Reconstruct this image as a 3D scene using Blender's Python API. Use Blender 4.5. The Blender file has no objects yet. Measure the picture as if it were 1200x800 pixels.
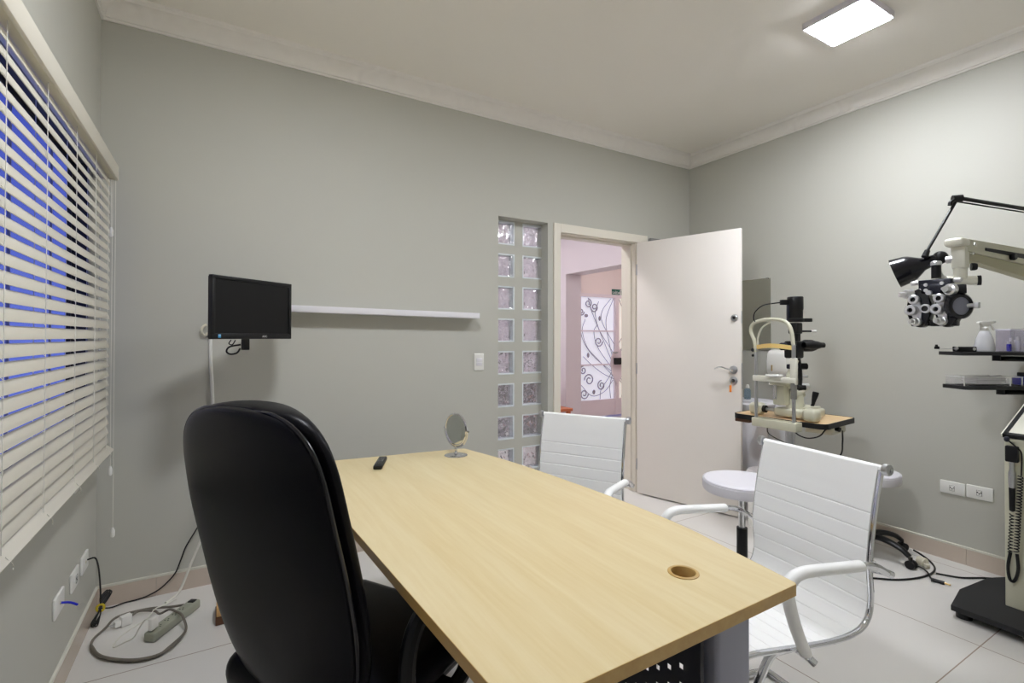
import bpy, bmesh, math, random
from mathutils import Vector, Matrix
random.seed(7)
S = bpy.context.scene
COL = S.collection
PI = math.pi
V = Vector

# ------------------------------------------------------------------ helpers
def lin(c):
    c = c / 255.0
    return c / 12.92 if c <= 0.04045 else ((c + 0.055) / 1.055) ** 2.4

def rgb(r, g, b):
    return (lin(r), lin(g), lin(b), 1.0)

def catmull(pts, n=6, closed=False):
    P = [V(p) for p in pts]
    if len(P) < 3:
        return P
    out = []
    N = len(P)
    rng = range(N) if closed else range(N - 1)
    for i in rng:
        p1, p2 = P[i], P[(i + 1) % N]
        p0 = P[(i - 1) % N] if closed or i > 0 else p1 * 2 - p2
        p3 = P[(i + 2) % N] if closed or i + 2 < N else p2 * 2 - p1
        for k in range(n):
            t = k / n
            out.append(0.5 * ((2 * p1) + (p2 - p0) * t + (2 * p0 - 5 * p1 + 4 * p2 - p3) * t * t + (3 * p1 - p0 - 3 * p2 + p3) * t ** 3))
    if not closed:
        out.append(P[-1])
    return out

class MB:
    def __init__(self):
        self.bm = bmesh.new()

    def _xf(self, verts, m):
        for v in verts:
            v.co = m @ v.co

    def box(self, c, s, rot=None, bevel=0, seg=2):
        r = bmesh.ops.create_cube(self.bm, size=1)
        vs = r['verts']
        for v in vs:
            v.co = V((v.co.x * s[0], v.co.y * s[1], v.co.z * s[2]))
        if bevel:
            es = {e for v in vs for e in v.link_edges}
            g = bmesh.ops.bevel(self.bm, geom=list(es), offset=bevel, segments=seg, affect='EDGES', profile=0.5)
            vs = list({v for f in g['faces'] for v in f.verts} | {v for v in vs if v.is_valid})
        m = Matrix.Translation(V(c)) @ (rot.to_4x4() if rot else Matrix.Identity(4))
        self._xf(vs, m)
        return self

    def bb(self, a, b, bevel=0, seg=2):
        return self.box([(a[i] + b[i]) / 2 for i in range(3)], [abs(b[i] - a[i]) for i in range(3)], None, bevel, seg)

    def cyl(self, p0, p1, r0, r1=None, seg=24, caps=True):
        p0, p1 = V(p0), V(p1)
        r1 = r0 if r1 is None else r1
        d = p1 - p0
        q = V((0, 0, 1)).rotation_difference(d.normalized()).to_matrix()
        rings = []
        for p, r in ((p0, r0), (p1, r1)):
            rings.append([self.bm.verts.new(p + q @ V((r * math.cos(2 * PI * k / seg), r * math.sin(2 * PI * k / seg), 0))) for k in range(seg)])
        for k in range(seg):
            self.bm.faces.new((rings[0][k], rings[0][(k + 1) % seg], rings[1][(k + 1) % seg], rings[1][k]))
        if caps:
            self.bm.faces.new(list(reversed(rings[0])))
            self.bm.faces.new(rings[1])
        return self

    def lathe(self, prof, base=(0, 0, 0), axis=(0, 0, 1), seg=32, sx=1.0):
        """prof: list of (radius, height) along axis"""
        q = V((0, 0, 1)).rotation_difference(V(axis).normalized()).to_matrix()
        b = V(base)
        rings = []
        for r, h in prof:
            if r < 1e-6:
                rings.append([self.bm.verts.new(b + q @ V((0, 0, h)))])
            else:
                rings.append([self.bm.verts.new(b + q @ V((sx * r * math.cos(2 * PI * k / seg), r * math.sin(2 * PI * k / seg), h))) for k in range(seg)])
        for a, c in zip(rings[:-1], rings[1:]):
            for k in range(seg):
                k2 = (k + 1) % seg
                if len(a) == 1 and len(c) == 1:
                    continue
                if len(a) == 1:
                    self.bm.faces.new((a[0], c[k2], c[k]))
                elif len(c) == 1:
                    self.bm.faces.new((a[k], a[k2], c[0]))
                else:
                    self.bm.faces.new((a[k], a[k2], c[k2], c[k]))
        return self

    def tube(self, pts, r, seg=10, smooth=6, closed=False, flat=1.0, caps=True, rr=None):
        P = catmull(pts, smooth, closed) if smooth else [V(p) for p in pts]
        N = len(P)
        T = []
        for i in range(N):
            if closed:
                t = P[(i + 1) % N] - P[i - 1]
            else:
                t = P[min(i + 1, N - 1)] - P[max(i - 1, 0)]
            T.append(t.normalized() if t.length > 1e-9 else V((0, 0, 1)))
        up = V((0, 0, 1)) if abs(T[0].z) < 0.9 else V((1, 0, 0))
        n = (up - T[0] * up.dot(T[0])).normalized()
        rings = []
        for i in range(N):
            if i:
                n = (n - T[i] * n.dot(T[i]))
                n = n.normalized() if n.length > 1e-6 else T[i].orthogonal().normalized()
            b = T[i].cross(n)
            ri = r if rr is None else rr(i / max(1, N - 1)) * r
            rings.append([self.bm.verts.new(P[i] + (n * math.cos(2 * PI * k / seg) * flat + b * math.sin(2 * PI * k / seg)) * ri) for k in range(seg)])
        rng = range(N) if closed else range(N - 1)
        for i in rng:
            a, c = rings[i], rings[(i + 1) % N]
            for k in range(seg):
                self.bm.faces.new((a[k], a[(k + 1) % seg], c[(k + 1) % seg], c[k]))
        if caps and not closed:
            self.bm.faces.new(list(reversed(rings[0])))
            self.bm.faces.new(rings[-1])
        return self

    def sphere(self, c, r, s=(1, 1, 1), seg=20):
        g = bmesh.ops.create_uvsphere(self.bm, u_segments=seg, v_segments=max(8, seg // 2), radius=r)
        for v in g['verts']:
            v.co = V((v.co.x * s[0], v.co.y * s[1], v.co.z * s[2])) + V(c)
        return self

    def prism(self, poly, z0, z1, holes=()):
        """horizontal polygon extruded in z, with optional holes"""
        loops = [poly] + list(holes)
        edges = []
        for lp in loops:
            vs = [self.bm.verts.new((p[0], p[1], z1)) for p in lp]
            for i in range(len(vs)):
                edges.append(self.bm.edges.new((vs[i], vs[(i + 1) % len(vs)])))
        if holes:
            g = bmesh.ops.triangle_fill(self.bm, edges=edges, use_beauty=True, use_dissolve=False)
            faces = [f for f in g['geom'] if isinstance(f, bmesh.types.BMFace)]
        else:
            vs = []
            faces = [self.bm.faces.new([e.verts[0] for e in edges])]
        for f in faces:
            f.normal_update()
            if f.normal.z < 0:
                f.normal_flip()
        g = bmesh.ops.extrude_face_region(self.bm, geom=faces)
        nv = [v for v in g['geom'] if isinstance(v, bmesh.types.BMVert)]
        for v in nv:
            v.co.z = z0
        return self

    def sweep(self, prof, path_fn, n):
        """prof list of 2d, path_fn(i) -> function (a,b)->Vector ; open strip"""
        rows = []
        for i in range(n):
            f = path_fn(i)
            rows.append([self.bm.verts.new(f(a, b)) for a, b in prof])
        for i in range(n - 1):
            for k in range(len(prof) - 1):
                self.bm.faces.new((rows[i][k], rows[i][k + 1], rows[i + 1][k + 1], rows[i + 1][k]))
        return self

    def xform(self, m):
        for v in self.bm.verts:
            v.co = m @ v.co
        return self

    def build(self, name, mat, parent=None, smooth=True, angle=35, bevel=0, bseg=2, loc=None, rot=None):
        bm = self.bm
        bmesh.ops.recalc_face_normals(bm, faces=bm.faces[:])
        if bevel:
            es = [e for e in bm.edges if len(e.link_faces) == 2 and e.calc_face_angle(0) > math.radians(30)]
            bmesh.ops.bevel(bm, geom=es, offset=bevel, segments=bseg, affect='EDGES', profile=0.5, clamp_overlap=True)
        for f in bm.faces:
            f.smooth = smooth
        if smooth:
            for e in bm.edges:
                if len(e.link_faces) == 2 and e.calc_face_angle(0) > math.radians(angle):
                    e.smooth = False
        me = bpy.data.meshes.new(name)
        bm.to_mesh(me)
        bm.free()
        me.materials.append(mat)
        o = bpy.data.objects.new(name, me)
        COL.objects.link(o)
        if parent is not None:
            o.parent = parent
        if loc is not None:
            o.location = loc
        if rot is not None:
            o.rotation_euler = rot
        return o

def tag(o, label=None, cat=None, group=None, kind=None):
    if label: o['label'] = label
    if cat: o['category'] = cat
    if group: o['group'] = group
    if kind: o['kind'] = kind
    return o

def thing(name, label, cat, loc=(0, 0, 0), rz=0, group=None, kind=None):
    o = bpy.data.objects.new(name, None)
    o.empty_display_size = 0.05
    COL.objects.link(o)
    o.location = loc
    o.rotation_euler = (0, 0, rz)
    return tag(o, label, cat, group, kind)

def struct(o):
    o['kind'] = 'structure'
    return o

def copy_tree(o, parent=None):
    c = o.copy()
    COL.objects.link(c)
    if parent is not None:
        c.parent = parent
    for ch in [x for x in bpy.data.objects if x.parent == o]:
        copy_tree(ch, c)
    return c

def text_obj(name, body, size, mat, parent, m, depth=0.0006):
    cu = bpy.data.curves.new(name, 'FONT')
    cu.body = body
    cu.size = size
    cu.align_x = 'CENTER'
    cu.align_y = 'CENTER'
    cu.extrude = depth
    t = bpy.data.objects.new(name + '_src', cu)
    COL.objects.link(t)
    dg = bpy.context.evaluated_depsgraph_get()
    me = bpy.data.meshes.new_from_object(t.evaluated_get(dg))
    bpy.data.objects.remove(t)
    me.transform(m)
    me.materials.clear()
    me.materials.append(mat)
    o = bpy.data.objects.new(name, me)
    COL.objects.link(o)
    o.parent = parent
    return o

# ------------------------------------------------------------------ materials
def mat(name, col, rough=0.5, metal=0.0, bump=None, spec=None, trans=0, ior=None, emit=None, estr=0, coat=0, var=None, alpha=None, sheen=0):
    m = bpy.data.materials.new(name)
    m.use_nodes = True
    nt = m.node_tree
    b = nt.nodes['Principled BSDF']
    b.inputs['Base Color'].default_value = col
    b.inputs['Roughness'].default_value = rough
    b.inputs['Metallic'].default_value = metal
    if spec is not None: b.inputs['Specular IOR Level'].default_value = spec
    if trans: b.inputs['Transmission Weight'].default_value = trans
    if ior: b.inputs['IOR'].default_value = ior
    if coat: b.inputs['Coat Weight'].default_value = coat
    if sheen: b.inputs['Sheen Weight'].default_value = sheen
    if emit:
        b.inputs['Emission Color'].default_value = emit
        b.inputs['Emission Strength'].default_value = estr
    if alpha is not None: b.inputs['Alpha'].default_value = alpha
    tc = nt.nodes.new('ShaderNodeTexCoord')
    if var:
        sc, amt = var
        nz = nt.nodes.new('ShaderNodeTexNoise'); nz.inputs['Scale'].default_value = sc; nz.inputs['Detail'].default_value = 3
        nt.links.new(tc.outputs['Object'], nz.inputs['Vector'])
        mx = nt.nodes.new('ShaderNodeMix'); mx.data_type = 'RGBA'
        mx.inputs[6].default_value = tuple(c * (1 - amt) for c in col[:3]) + (1,)
        mx.inputs[7].default_value = tuple(min(1, c * (1 + amt)) for c in col[:3]) + (1,)
        nt.links.new(nz.outputs['Fac'], mx.inputs[0])
        nt.links.new(mx.outputs[2], b.inputs['Base Color'])
    if bump:
        sc, st = bump
        nz = nt.nodes.new('ShaderNodeTexNoise'); nz.inputs['Scale'].default_value = sc; nz.inputs['Detail'].default_value = 4
        nt.links.new(tc.outputs['Object'], nz.inputs['Vector'])
        bp = nt.nodes.new('ShaderNodeBump'); bp.inputs['Strength'].default_value = st; bp.inputs['Distance'].default_value = 0.002
        nt.links.new(nz.outputs['Fac'], bp.inputs['Height'])
        nt.links.new(bp.outputs['Normal'], b.inputs['Normal'])
    return m

M = {}
M['wall'] = mat('wall_paint', rgb(186, 185, 176), 0.62, bump=(60, 0.08), var=(1.2, 0.015))
M['hall_wall'] = mat('hall_paint_lilac', rgb(226, 217, 223), 0.6, bump=(60, 0.08))
M['hall_pink'] = mat('hall_paint_pink', rgb(232, 217, 213), 0.6, bump=(60, 0.08))
M['ceil'] = mat('ceiling_paint', rgb(243, 238, 230), 0.7, bump=(40, 0.05))
M['trim_paint'] = mat('door_trim_enamel', rgb(228, 222, 209), 0.4)
M['door'] = mat('door_enamel', rgb(236, 230, 223), 0.38, var=(3, 0.01))
M['jamb'] = mat('jamb_enamel', rgb(214, 203, 196), 0.4)
M['base_tile'] = mat('baseboard_tile', rgb(198, 184, 170), 0.25, var=(6, 0.05))
M['grout'] = mat('grout_white', rgb(214, 212, 200), 0.6, bump=(120, 0.2))
M['white_gloss'] = mat('white_gloss', rgb(226, 224, 228), 0.3)
M['white_plastic'] = mat('white_plastic', rgb(228, 227, 222), 0.35)
M['cream_plastic'] = mat('cream_plastic', rgb(216, 210, 190), 0.4)
M['blind'] = mat('blind_slat_cream', rgb(207, 202, 188), 0.45)
M['cord_white'] = mat('cord_white', rgb(222, 220, 210), 0.7)
M['black_leather'] = mat('black_leatherette', rgb(6, 6, 12), 0.36, bump=(300, 0.08), spec=0.14)
M['black_plastic'] = mat('black_plastic', rgb(12, 12, 14), 0.42, spec=0.35)
M['black_gloss'] = mat('black_gloss', rgb(16, 16, 22), 0.22)
M['black_matte'] = mat('black_matte', rgb(24, 24, 26), 0.65)
M['screen'] = mat('screen_off', rgb(13, 13, 14), 0.4, spec=0.25)
M['navy_metal'] = mat('navy_metal', rgb(28, 30, 44), 0.35, metal=0.3)
M['chrome'] = mat('chrome', (0.78, 0.79, 0.82, 1), 0.1, metal=1)
M['steel'] = mat('brushed_steel', (0.55, 0.56, 0.58, 1), 0.28, metal=1)
M['silver'] = mat('silver_knob', (0.74, 0.74, 0.76, 1), 0.3, metal=0.85)
M['white_leather'] = mat('white_leatherette', rgb(246, 246, 245), 0.38, bump=(220, 0.08))
M['stool_white'] = mat('stool_white_vinyl', rgb(228, 226, 233), 0.4, bump=(220, 0.05))
M['beige'] = mat('beige_equipment', rgb(201, 199, 178), 0.4)
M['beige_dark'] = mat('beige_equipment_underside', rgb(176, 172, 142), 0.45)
M['ivory'] = mat('ivory_equipment', rgb(226, 224, 210), 0.38)
M['strap'] = mat('yellow_strap', rgb(240, 208, 130), 0.5)
M['desk_grey'] = mat('desk_leg_grey', rgb(146, 147, 162), 0.4, metal=0.2)
M['desk_black'] = mat('desk_panel_dark', rgb(24, 25, 36), 0.5)
M['mirror'] = mat('mirror_silver', (0.82, 0.85, 0.82, 1), 0.02, metal=1)
M['milky'] = mat('milky_plastic', rgb(228, 228, 232), 0.35, trans=0.35, ior=1.3)
M['paper'] = mat('paper_white', rgb(238, 236, 236), 0.8, bump=(80, 0.3))
M['blue'] = mat('blue_plastic', rgb(22, 32, 190), 0.4)
M['red'] = mat('red_plastic', rgb(178, 60, 46), 0.4)
M['yellow'] = mat('yellow_tape', rgb(206, 184, 40), 0.5)
M['green_sign'] = mat('sign_green', rgb(10, 92, 78), 0.4)
M['grey_cable'] = mat('grey_cable', rgb(112, 106, 96), 0.5)
M['grey_strip'] = mat('grey_green_plastic', rgb(150, 152, 136), 0.45)
M['dark_slot'] = mat('dark_slot', rgb(28, 27, 26), 0.6)
M['gold'] = mat('brass', (0.75, 0.55, 0.24, 1), 0.3, metal=1)
M['orange'] = mat('orange_tag', rgb(236, 132, 40), 0.45)
M['orange_wood'] = mat('orange_wood', rgb(196, 112, 72), 0.4)
M['brown_dark'] = mat('dark_brown_wood', rgb(96, 60, 34), 0.5)
M['iron'] = mat('wrought_iron_black', rgb(30, 28, 32), 0.5)
M['iron_lilac'] = mat('wrought_iron_lilac', rgb(158, 152, 166), 0.5)
M['door2_paint'] = mat('front_door_enamel', rgb(226, 214, 219), 0.45)
M['dim'] = mat('dim_bag', rgb(122, 100, 112), 0.7)
M['win_frame_shade'] = mat('frame_and_reveal_shade', rgb(52, 48, 37), 0.55)  # dark brown of the frame, also painted shade on the reveals
M['win_bar'] = mat('window_bar_grey', rgb(150, 150, 170), 0.4)
M['grey_box'] = mat('grey_metal_box', rgb(128, 128, 126), 0.5)  # plain grey of the wall box and the remote's buttons
M['light_rim'] = mat('lamp_rim', rgb(214, 212, 220), 0.4)
M['emit'] = mat('lamp_diffuser', (1, 1, 1, 1), 0.5, emit=(0.945, 0.975, 1.04, 1), estr=145)
M['emit_hall_added'] = mat('added_hall_lamp_diffuser', (1, 1, 1, 1), 0.5, emit=(0.985, 0.965, 1.0, 1), estr=80)  # glow of the unseen lamps added in the hall
M['lens'] = mat('dial_lens', rgb(120, 122, 136), 0.15)
M['door_glass'] = mat('frosted_daylight_glass', rgb(200, 200, 212), 0.6, emit=(0.86, 0.89, 1.0, 1), estr=0.50)
M['door_glass_warm'] = mat('frosted_daylight_glass_warm', rgb(210, 204, 196), 0.6, emit=(1.0, 0.94, 0.84, 1), estr=0.46)
M['light_wood'] = mat('light_wood_box', rgb(214, 170, 110), 0.5)

def glass_thin(name, col, gloss=0.12, wave=None, rough=0.02):
    m = bpy.data.materials.new(name); m.use_nodes = True
    nt = m.node_tree
    for n in list(nt.nodes): nt.nodes.remove(n)
    out = nt.nodes.new('ShaderNodeOutputMaterial')
    tr = nt.nodes.new('ShaderNodeBsdfTransparent'); tr.inputs[0].default_value = col
    gl = nt.nodes.new('ShaderNodeBsdfGlossy'); gl.inputs['Roughness'].default_value = rough
    mx = nt.nodes.new('ShaderNodeMixShader'); mx.inputs[0].default_value = gloss
    nt.links.new(tr.outputs[0], mx.inputs[1]); nt.links.new(gl.outputs[0], mx.inputs[2]); nt.links.new(mx.outputs[0], out.inputs[0])
    if wave:
        tc = nt.nodes.new('ShaderNodeTexCoord')
        w = nt.nodes.new('ShaderNodeTexNoise'); w.inputs['Scale'].default_value = wave[0]; w.inputs['Detail'].default_value = 1
        nt.links.new(tc.outputs['Object'], w.inputs['Vector'])
        b = nt.nodes.new('ShaderNodeBump'); b.inputs['Strength'].default_value = wave[1]; b.inputs['Distance'].default_value = 0.02
        nt.links.new(w.outputs['Fac'], b.inputs['Height']); nt.links.new(b.outputs[0], gl.inputs['Normal'])
    return m
M['clear'] = glass_thin('clear_acrylic', (0.98, 0.98, 0.99, 1), 0.04)
M['smoke'] = glass_thin('smoke_acrylic', (0.88, 0.87, 0.92, 1), 0.06)
M['pane'] = glass_thin('window_glass', (0.9, 0.93, 1, 1), 0.05)
M['block_front'] = glass_thin('glass_block_front', (0.97, 0.98, 1, 1), 0.14, wave=(22, 0.9), rough=0.05)

def glass_wavy():
    m = bpy.data.materials.new('glass_block_wavy'); m.use_nodes = True
    nt = m.node_tree
    b = nt.nodes['Principled BSDF']
    b.inputs['Base Color'].default_value = (0.97, 0.97, 1, 1)
    b.inputs['Roughness'].default_value = 0.04
    b.inputs['Transmission Weight'].default_value = 1
    b.inputs['IOR'].default_value = 1.42
    tc = nt.nodes.new('ShaderNodeTexCoord')
    w = nt.nodes.new('ShaderNodeTexNoise'); w.inputs['Scale'].default_value = 16; w.inputs['Detail'].default_value = 1.2
    nt.links.new(tc.outputs['Object'], w.inputs['Vector'])
    bp = nt.nodes.new('ShaderNodeBump'); bp.inputs['Strength'].default_value = 1.0; bp.inputs['Distance'].default_value = 0.04
    nt.links.new(w.outputs['Fac'], bp.inputs['Height']); nt.links.new(bp.outputs[0], b.inputs['Normal'])
    tl = nt.nodes.new('ShaderNodeBsdfTranslucent'); tl.inputs[0].default_value = (0.95, 0.93, 0.97, 1)
    nt.links.new(bp.outputs[0], tl.inputs['Normal'])
    ms = nt.nodes.new('ShaderNodeMixShader'); ms.inputs[0].default_value = 0.13
    nt.links.new(b.outputs[0], ms.inputs[1]); nt.links.new(tl.outputs[0], ms.inputs[2])
    nt.links.new(ms.outputs[0], nt.nodes['Material Output'].inputs[0])
    return m
M['block_wavy'] = glass_wavy()
M['block_side'] = mat('glass_block_side', rgb(240, 246, 250), 0.10, trans=0.15, ior=1.4)

def floor_mat():
    m = bpy.data.materials.new('floor_tile'); m.use_nodes = True
    nt = m.node_tree; L = nt.links
    b = nt.nodes['Principled BSDF']
    b.inputs['Roughness'].default_value = 0.28
    tc = nt.nodes.new('ShaderNodeTexCoord')
    sp = nt.nodes.new('ShaderNodeSeparateXYZ'); L.new(tc.outputs['Object'], sp.inputs[0])
    fac = None
    for ax, off, pit in (('X', 2.80, 0.826), ('Y', 0.81, 0.82)):
        a = nt.nodes.new('ShaderNodeMath'); a.operation = 'ADD'; a.inputs[1].default_value = pit * 20 - off + pit / 2
        L.new(sp.outputs[ax], a.inputs[0])
        md = nt.nodes.new('ShaderNodeMath'); md.operation = 'MODULO'; md.inputs[1].default_value = pit
        L.new(a.outputs[0], md.inputs[0])
        sb = nt.nodes.new('ShaderNodeMath'); sb.operation = 'SUBTRACT'; sb.inputs[1].default_value = pit / 2
        L.new(md.outputs[0], sb.inputs[0])
        ab = nt.nodes.new('ShaderNodeMath'); ab.operation = 'ABSOLUTE'; L.new(sb.outputs[0], ab.inputs[0])
        lt = nt.nodes.new('ShaderNodeMath'); lt.operation = 'LESS_THAN'; lt.inputs[1].default_value = 0.0022
        L.new(ab.outputs[0], lt.inputs[0])
        if fac is None: fac = lt
        else:
            mxn = nt.nodes.new('ShaderNodeMath'); mxn.operation = 'MAXIMUM'
            L.new(fac.outputs[0], mxn.inputs[0]); L.new(lt.outputs[0], mxn.inputs[1]); fac = mxn
    nz = nt.nodes.new('ShaderNodeTexNoise'); nz.inputs['Scale'].default_value = 3; nz.inputs['Detail'].default_value = 5
    L.new(tc.outputs['Object'], nz.inputs['Vector'])
    t = nt.nodes.new('ShaderNodeMix'); t.data_type = 'RGBA'
    t.inputs[6].default_value = rgb(214, 211, 206); t.inputs[7].default_value = rgb(222, 219, 215)
    L.new(nz.outputs['Fac'], t.inputs[0])
    mx = nt.nodes.new('ShaderNodeMix'); mx.data_type = 'RGBA'
    L.new(fac.outputs[0], mx.inputs[0]); L.new(t.outputs[2], mx.inputs[6]); mx.inputs[7].default_value = rgb(150, 132, 118)
    L.new(mx.outputs[2], b.inputs['Base Color'])
    return m
M['floor'] = floor_mat()

def wood_mat(name, c1, c2, c3, scale=(14, 0.9, 14), rough=0.36):
    m = bpy.data.materials.new(name); m.use_nodes = True
    nt = m.node_tree; L = nt.links
    b = nt.nodes['Principled BSDF']; b.inputs['Roughness'].default_value = rough
    tc = nt.nodes.new('ShaderNodeTexCoord')
    mp = nt.nodes.new('ShaderNodeMapping'); mp.inputs['Scale'].default_value = scale; mp.inputs['Rotation'].default_value = (0, 0, 0.04)
    L.new(tc.outputs['Object'], mp.inputs[0])
    n1 = nt.nodes.new('ShaderNodeTexNoise'); n1.inputs['Scale'].default_value = 1.0; n1.inputs['Detail'].default_value = 6; n1.inputs['Roughness'].default_value = 0.6; n1.inputs['Distortion'].default_value = 0.6
    L.new(mp.outputs[0], n1.inputs['Vector'])
    n2 = nt.nodes.new('ShaderNodeTexNoise'); n2.inputs['Scale'].default_value = 6; n2.inputs['Detail'].default_value = 4
    L.new(mp.outputs[0], n2.inputs['Vector'])
    cr = nt.nodes.new('ShaderNodeValToRGB')
    cr.color_ramp.elements[0].position = 0.32; cr.color_ramp.elements[0].color = c1
    cr.color_ramp.elements[1].position = 0.68; cr.color_ramp.elements[1].color = c3
    e = cr.color_ramp.elements.new(0.5); e.color = c2
    mm = nt.nodes.new('ShaderNodeMix'); mm.data_type = 'FLOAT'; mm.inputs[0].default_value = 0.3
    L.new(n1.outputs['Fac'], mm.inputs[2]); L.new(n2.outputs['Fac'], mm.inputs[3])
    L.new(mm.outputs[0], cr.inputs[0]); L.new(cr.outputs[0], b.inputs['Base Color'])
    return m
M['desk_wood'] = wood_mat('beech_laminate', rgb(205, 184, 136), rgb(212, 194, 150), rgb(218, 203, 164))
M['edge_wood'] = wood_mat('beech_edge_band', rgb(176, 140, 78), rgb(184, 150, 88), rgb(192, 160, 100))
M['table_wood'] = wood_mat('maple_laminate', rgb(226, 190, 144), rgb(232, 200, 156), rgb(236, 206, 166), (10, 2, 10))

def cornice_mat():
    m = mat('cornice_plaster', rgb(238, 234, 228), 0.65)
    nt = m.node_tree; b = nt.nodes['Principled BSDF']
    tc = nt.nodes.new('ShaderNodeTexCoord')
    w = nt.nodes.new('ShaderNodeTexWave'); w.wave_type = 'RINGS'; w.inputs['Scale'].default_value = 4.5; w.inputs['Distortion'].default_value = 14; w.inputs['Detail'].default_value = 1.0; w.inputs['Detail Scale'].default_value = 1.0
    nt.links.new(tc.outputs['Object'], w.inputs['Vector'])
    bp = nt.nodes.new('ShaderNodeBump'); bp.inputs['Strength'].default_value = 0.6; bp.inputs['Distance'].default_value = 0.006
    nt.links.new(w.outputs['Fac'], bp.inputs['Height']); nt.links.new(bp.outputs[0], b.inputs['Normal'])
    return m
M['cornice'] = cornice_mat()

# ------------------------------------------------------------------ room shell
XL, XR, YB, YR, ZC = -0.50, 3.733, 3.096, -0.55, 2.955
TH = 0.17
struct(MB().bb((XL - 0.2, YR - 0.2, -0.1), (7.4, 7.4, 0)).build('floor', M['floor'], smooth=False))
struct(MB().bb((XL - 0.2, YR - 0.2, ZC), (7.4, 7.4, ZC + 0.1)).build('ceiling', M['ceil'], smooth=False))
# back wall with the glass block recess (x 1.72-2.15) and the door opening
b = MB()
DX0, DX1, DZ = 2.232, 3.085, 2.135
GX0, GX1, GZ0, GZ1 = 1.72, 2.15, 0.18, 2.179
b.bb((XL - 0.066, YB, 0), (GX0, YB + TH, ZC))
b.bb((GX0, YB, GZ1), (GX1, YB + TH, ZC))
b.bb((GX0, YB, 0), (GX1, YB + TH, GZ0))
b.bb((GX1, YB, 0), (DX0, YB + TH, ZC))
b.bb((DX0, YB, DZ), (DX1, YB + TH, ZC))
b.bb((DX1, YB, 0), (XR + 0.27, YB + TH, ZC))
struct(b.build('wall_back', M['wall'], smooth=False))
# plaster grid that holds the glass blocks
BW, BH, PX, PZ = 0.187, 0.176, 0.254, 0.2405
BX = [1.815, 2.069]
BZ = [2.083 - 0.2405 * k for k in range(8)]
b = MB()
gy0, gy1 = YB + 0.085, YB + 0.145
xs = [GX0, BX[0] - BW / 2, BX[0] + BW / 2, BX[1] - BW / 2, BX[1] + BW / 2, GX1 + 0.03]
for i in (0, 2, 4):
    if xs[i + 1] > xs[i] + 0.001: b.bb((xs[i], gy0, GZ0 - 0.02), (xs[i + 1], gy1, GZ1 + 0.02))
zs = [GZ1 + 0.02]
for z in BZ: zs += [z + BH / 2, z - BH / 2]
zs.append(GZ0 - 0.02)
for k in range(0, len(zs), 2):
    for i in (1, 3):
        b.bb((xs[i], gy0, zs[k + 1]), (xs[i + 1], gy1, zs[k]))
struct(b.build('wall_panel', M['wall'], smooth=False))
# left wall with window opening
WY0, WY1, WZ0, WZ1 = 0.35, 2.87, 0.88, 2.085
b = MB()
XO = XL - 0.066
b.bb((XO, YR - 0.15, 0), (XL, WY0, ZC)); b.bb((XO, WY1, 0), (XL, YB, ZC))
b.bb((XO, WY0, 0), (XL, WY1, WZ0)); b.bb((XO, WY0, WZ1), (XL, WY1, ZC))
struct(b.build('wall_left', M['wall'], smooth=False))
struct(MB().bb((XR, YR - 0.15, 0), (XR + 0.15, YB, ZC)).build('wall_right', M['wall'], smooth=False))
struct(MB().bb((XL - 0.066, YR - 0.15, 0), (XR + 0.15, YR, ZC)).build('wall_rear', M['wall'], smooth=False))
# window behind the blind
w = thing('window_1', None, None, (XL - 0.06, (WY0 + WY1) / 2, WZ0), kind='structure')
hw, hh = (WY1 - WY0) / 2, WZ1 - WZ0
b = MB()
for y0, y1, z0, z1 in ((-hw, -hw + 0.02, 0, hh), (hw - 0.02, hw, 0, hh), (-hw, hw, 0, 0.02), (-hw, hw, hh - 0.02, hh)):
    b.bb((-0.012, y0, z0), (0.004, y1, z1))
b.bb((-.012, -hw, hh - .004), (.058, hw, hh)); b.bb((-.012, -hw, 0), (.058, hw, .004)); b.bb((-.012, hw - .004, 0), (.058, hw, hh)); b.bb((-.012, -hw, 0), (.058, -hw + .004, hh))  # dark liner added over the reveals, its colour standing in for shade
b.build('window_frame_shade_liner', M['win_frame_shade'], w, smooth=False)
b = MB()
for yy in (-hw / 2, 0, hw * .42, hw * .78): b.bb((-0.010, yy - .004, 0), (-.003, yy + .004, hh))
b.build('glazing_bar', M['win_bar'], w, smooth=False)
MB().bb((-0.008, -hw, 0), (-0.004, hw, hh)).build('pane', M['pane'], w, smooth=False)

# baseboards: brown tile with white grout cap
def baseboard(name, a, c, n):
    a, c, n = V(a), V(c), V(n)
    L = (c - a).length; d = (c - a).normalized()
    m4 = Matrix(((d.x, n.x, 0, 0), (d.y, n.y, 0, 0), (0, 0, 1, 0), (0, 0, 0, 1)))
    r = thing(name, None, None, a, kind='structure')
    bt = MB(); k = 0
    first = 0.24 if name == 'baseboard_back' else 0.3
    x = 0; nx = first
    while x < L:
        e = min(nx, L)
        bt.box((((x + e) / 2), 0.005, 0.046), (e - x - 0.002, 0.010, 0.092)); x = e; nx += 0.82
    bt.xform(m4).build('tile', M['base_tile'], r, smooth=False)
    b2 = MB().box((L / 2, 0.004, 0.098), (L, 0.012, 0.014), bevel=0.004)
    b2.xform(m4).build('grout_cap', M['grout'], r)
baseboard('baseboard_back', (XL, YB, 0), (2.18, YB, 0), (0, -1, 0))
baseboard('baseboard_left', (XL, YR, 0), (XL, YB - .012, 0), (1, 0, 0))
baseboard('baseboard_right', (XR, YB - .02, 0), (XR, YR, 0), (-1, 0, 0))

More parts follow.
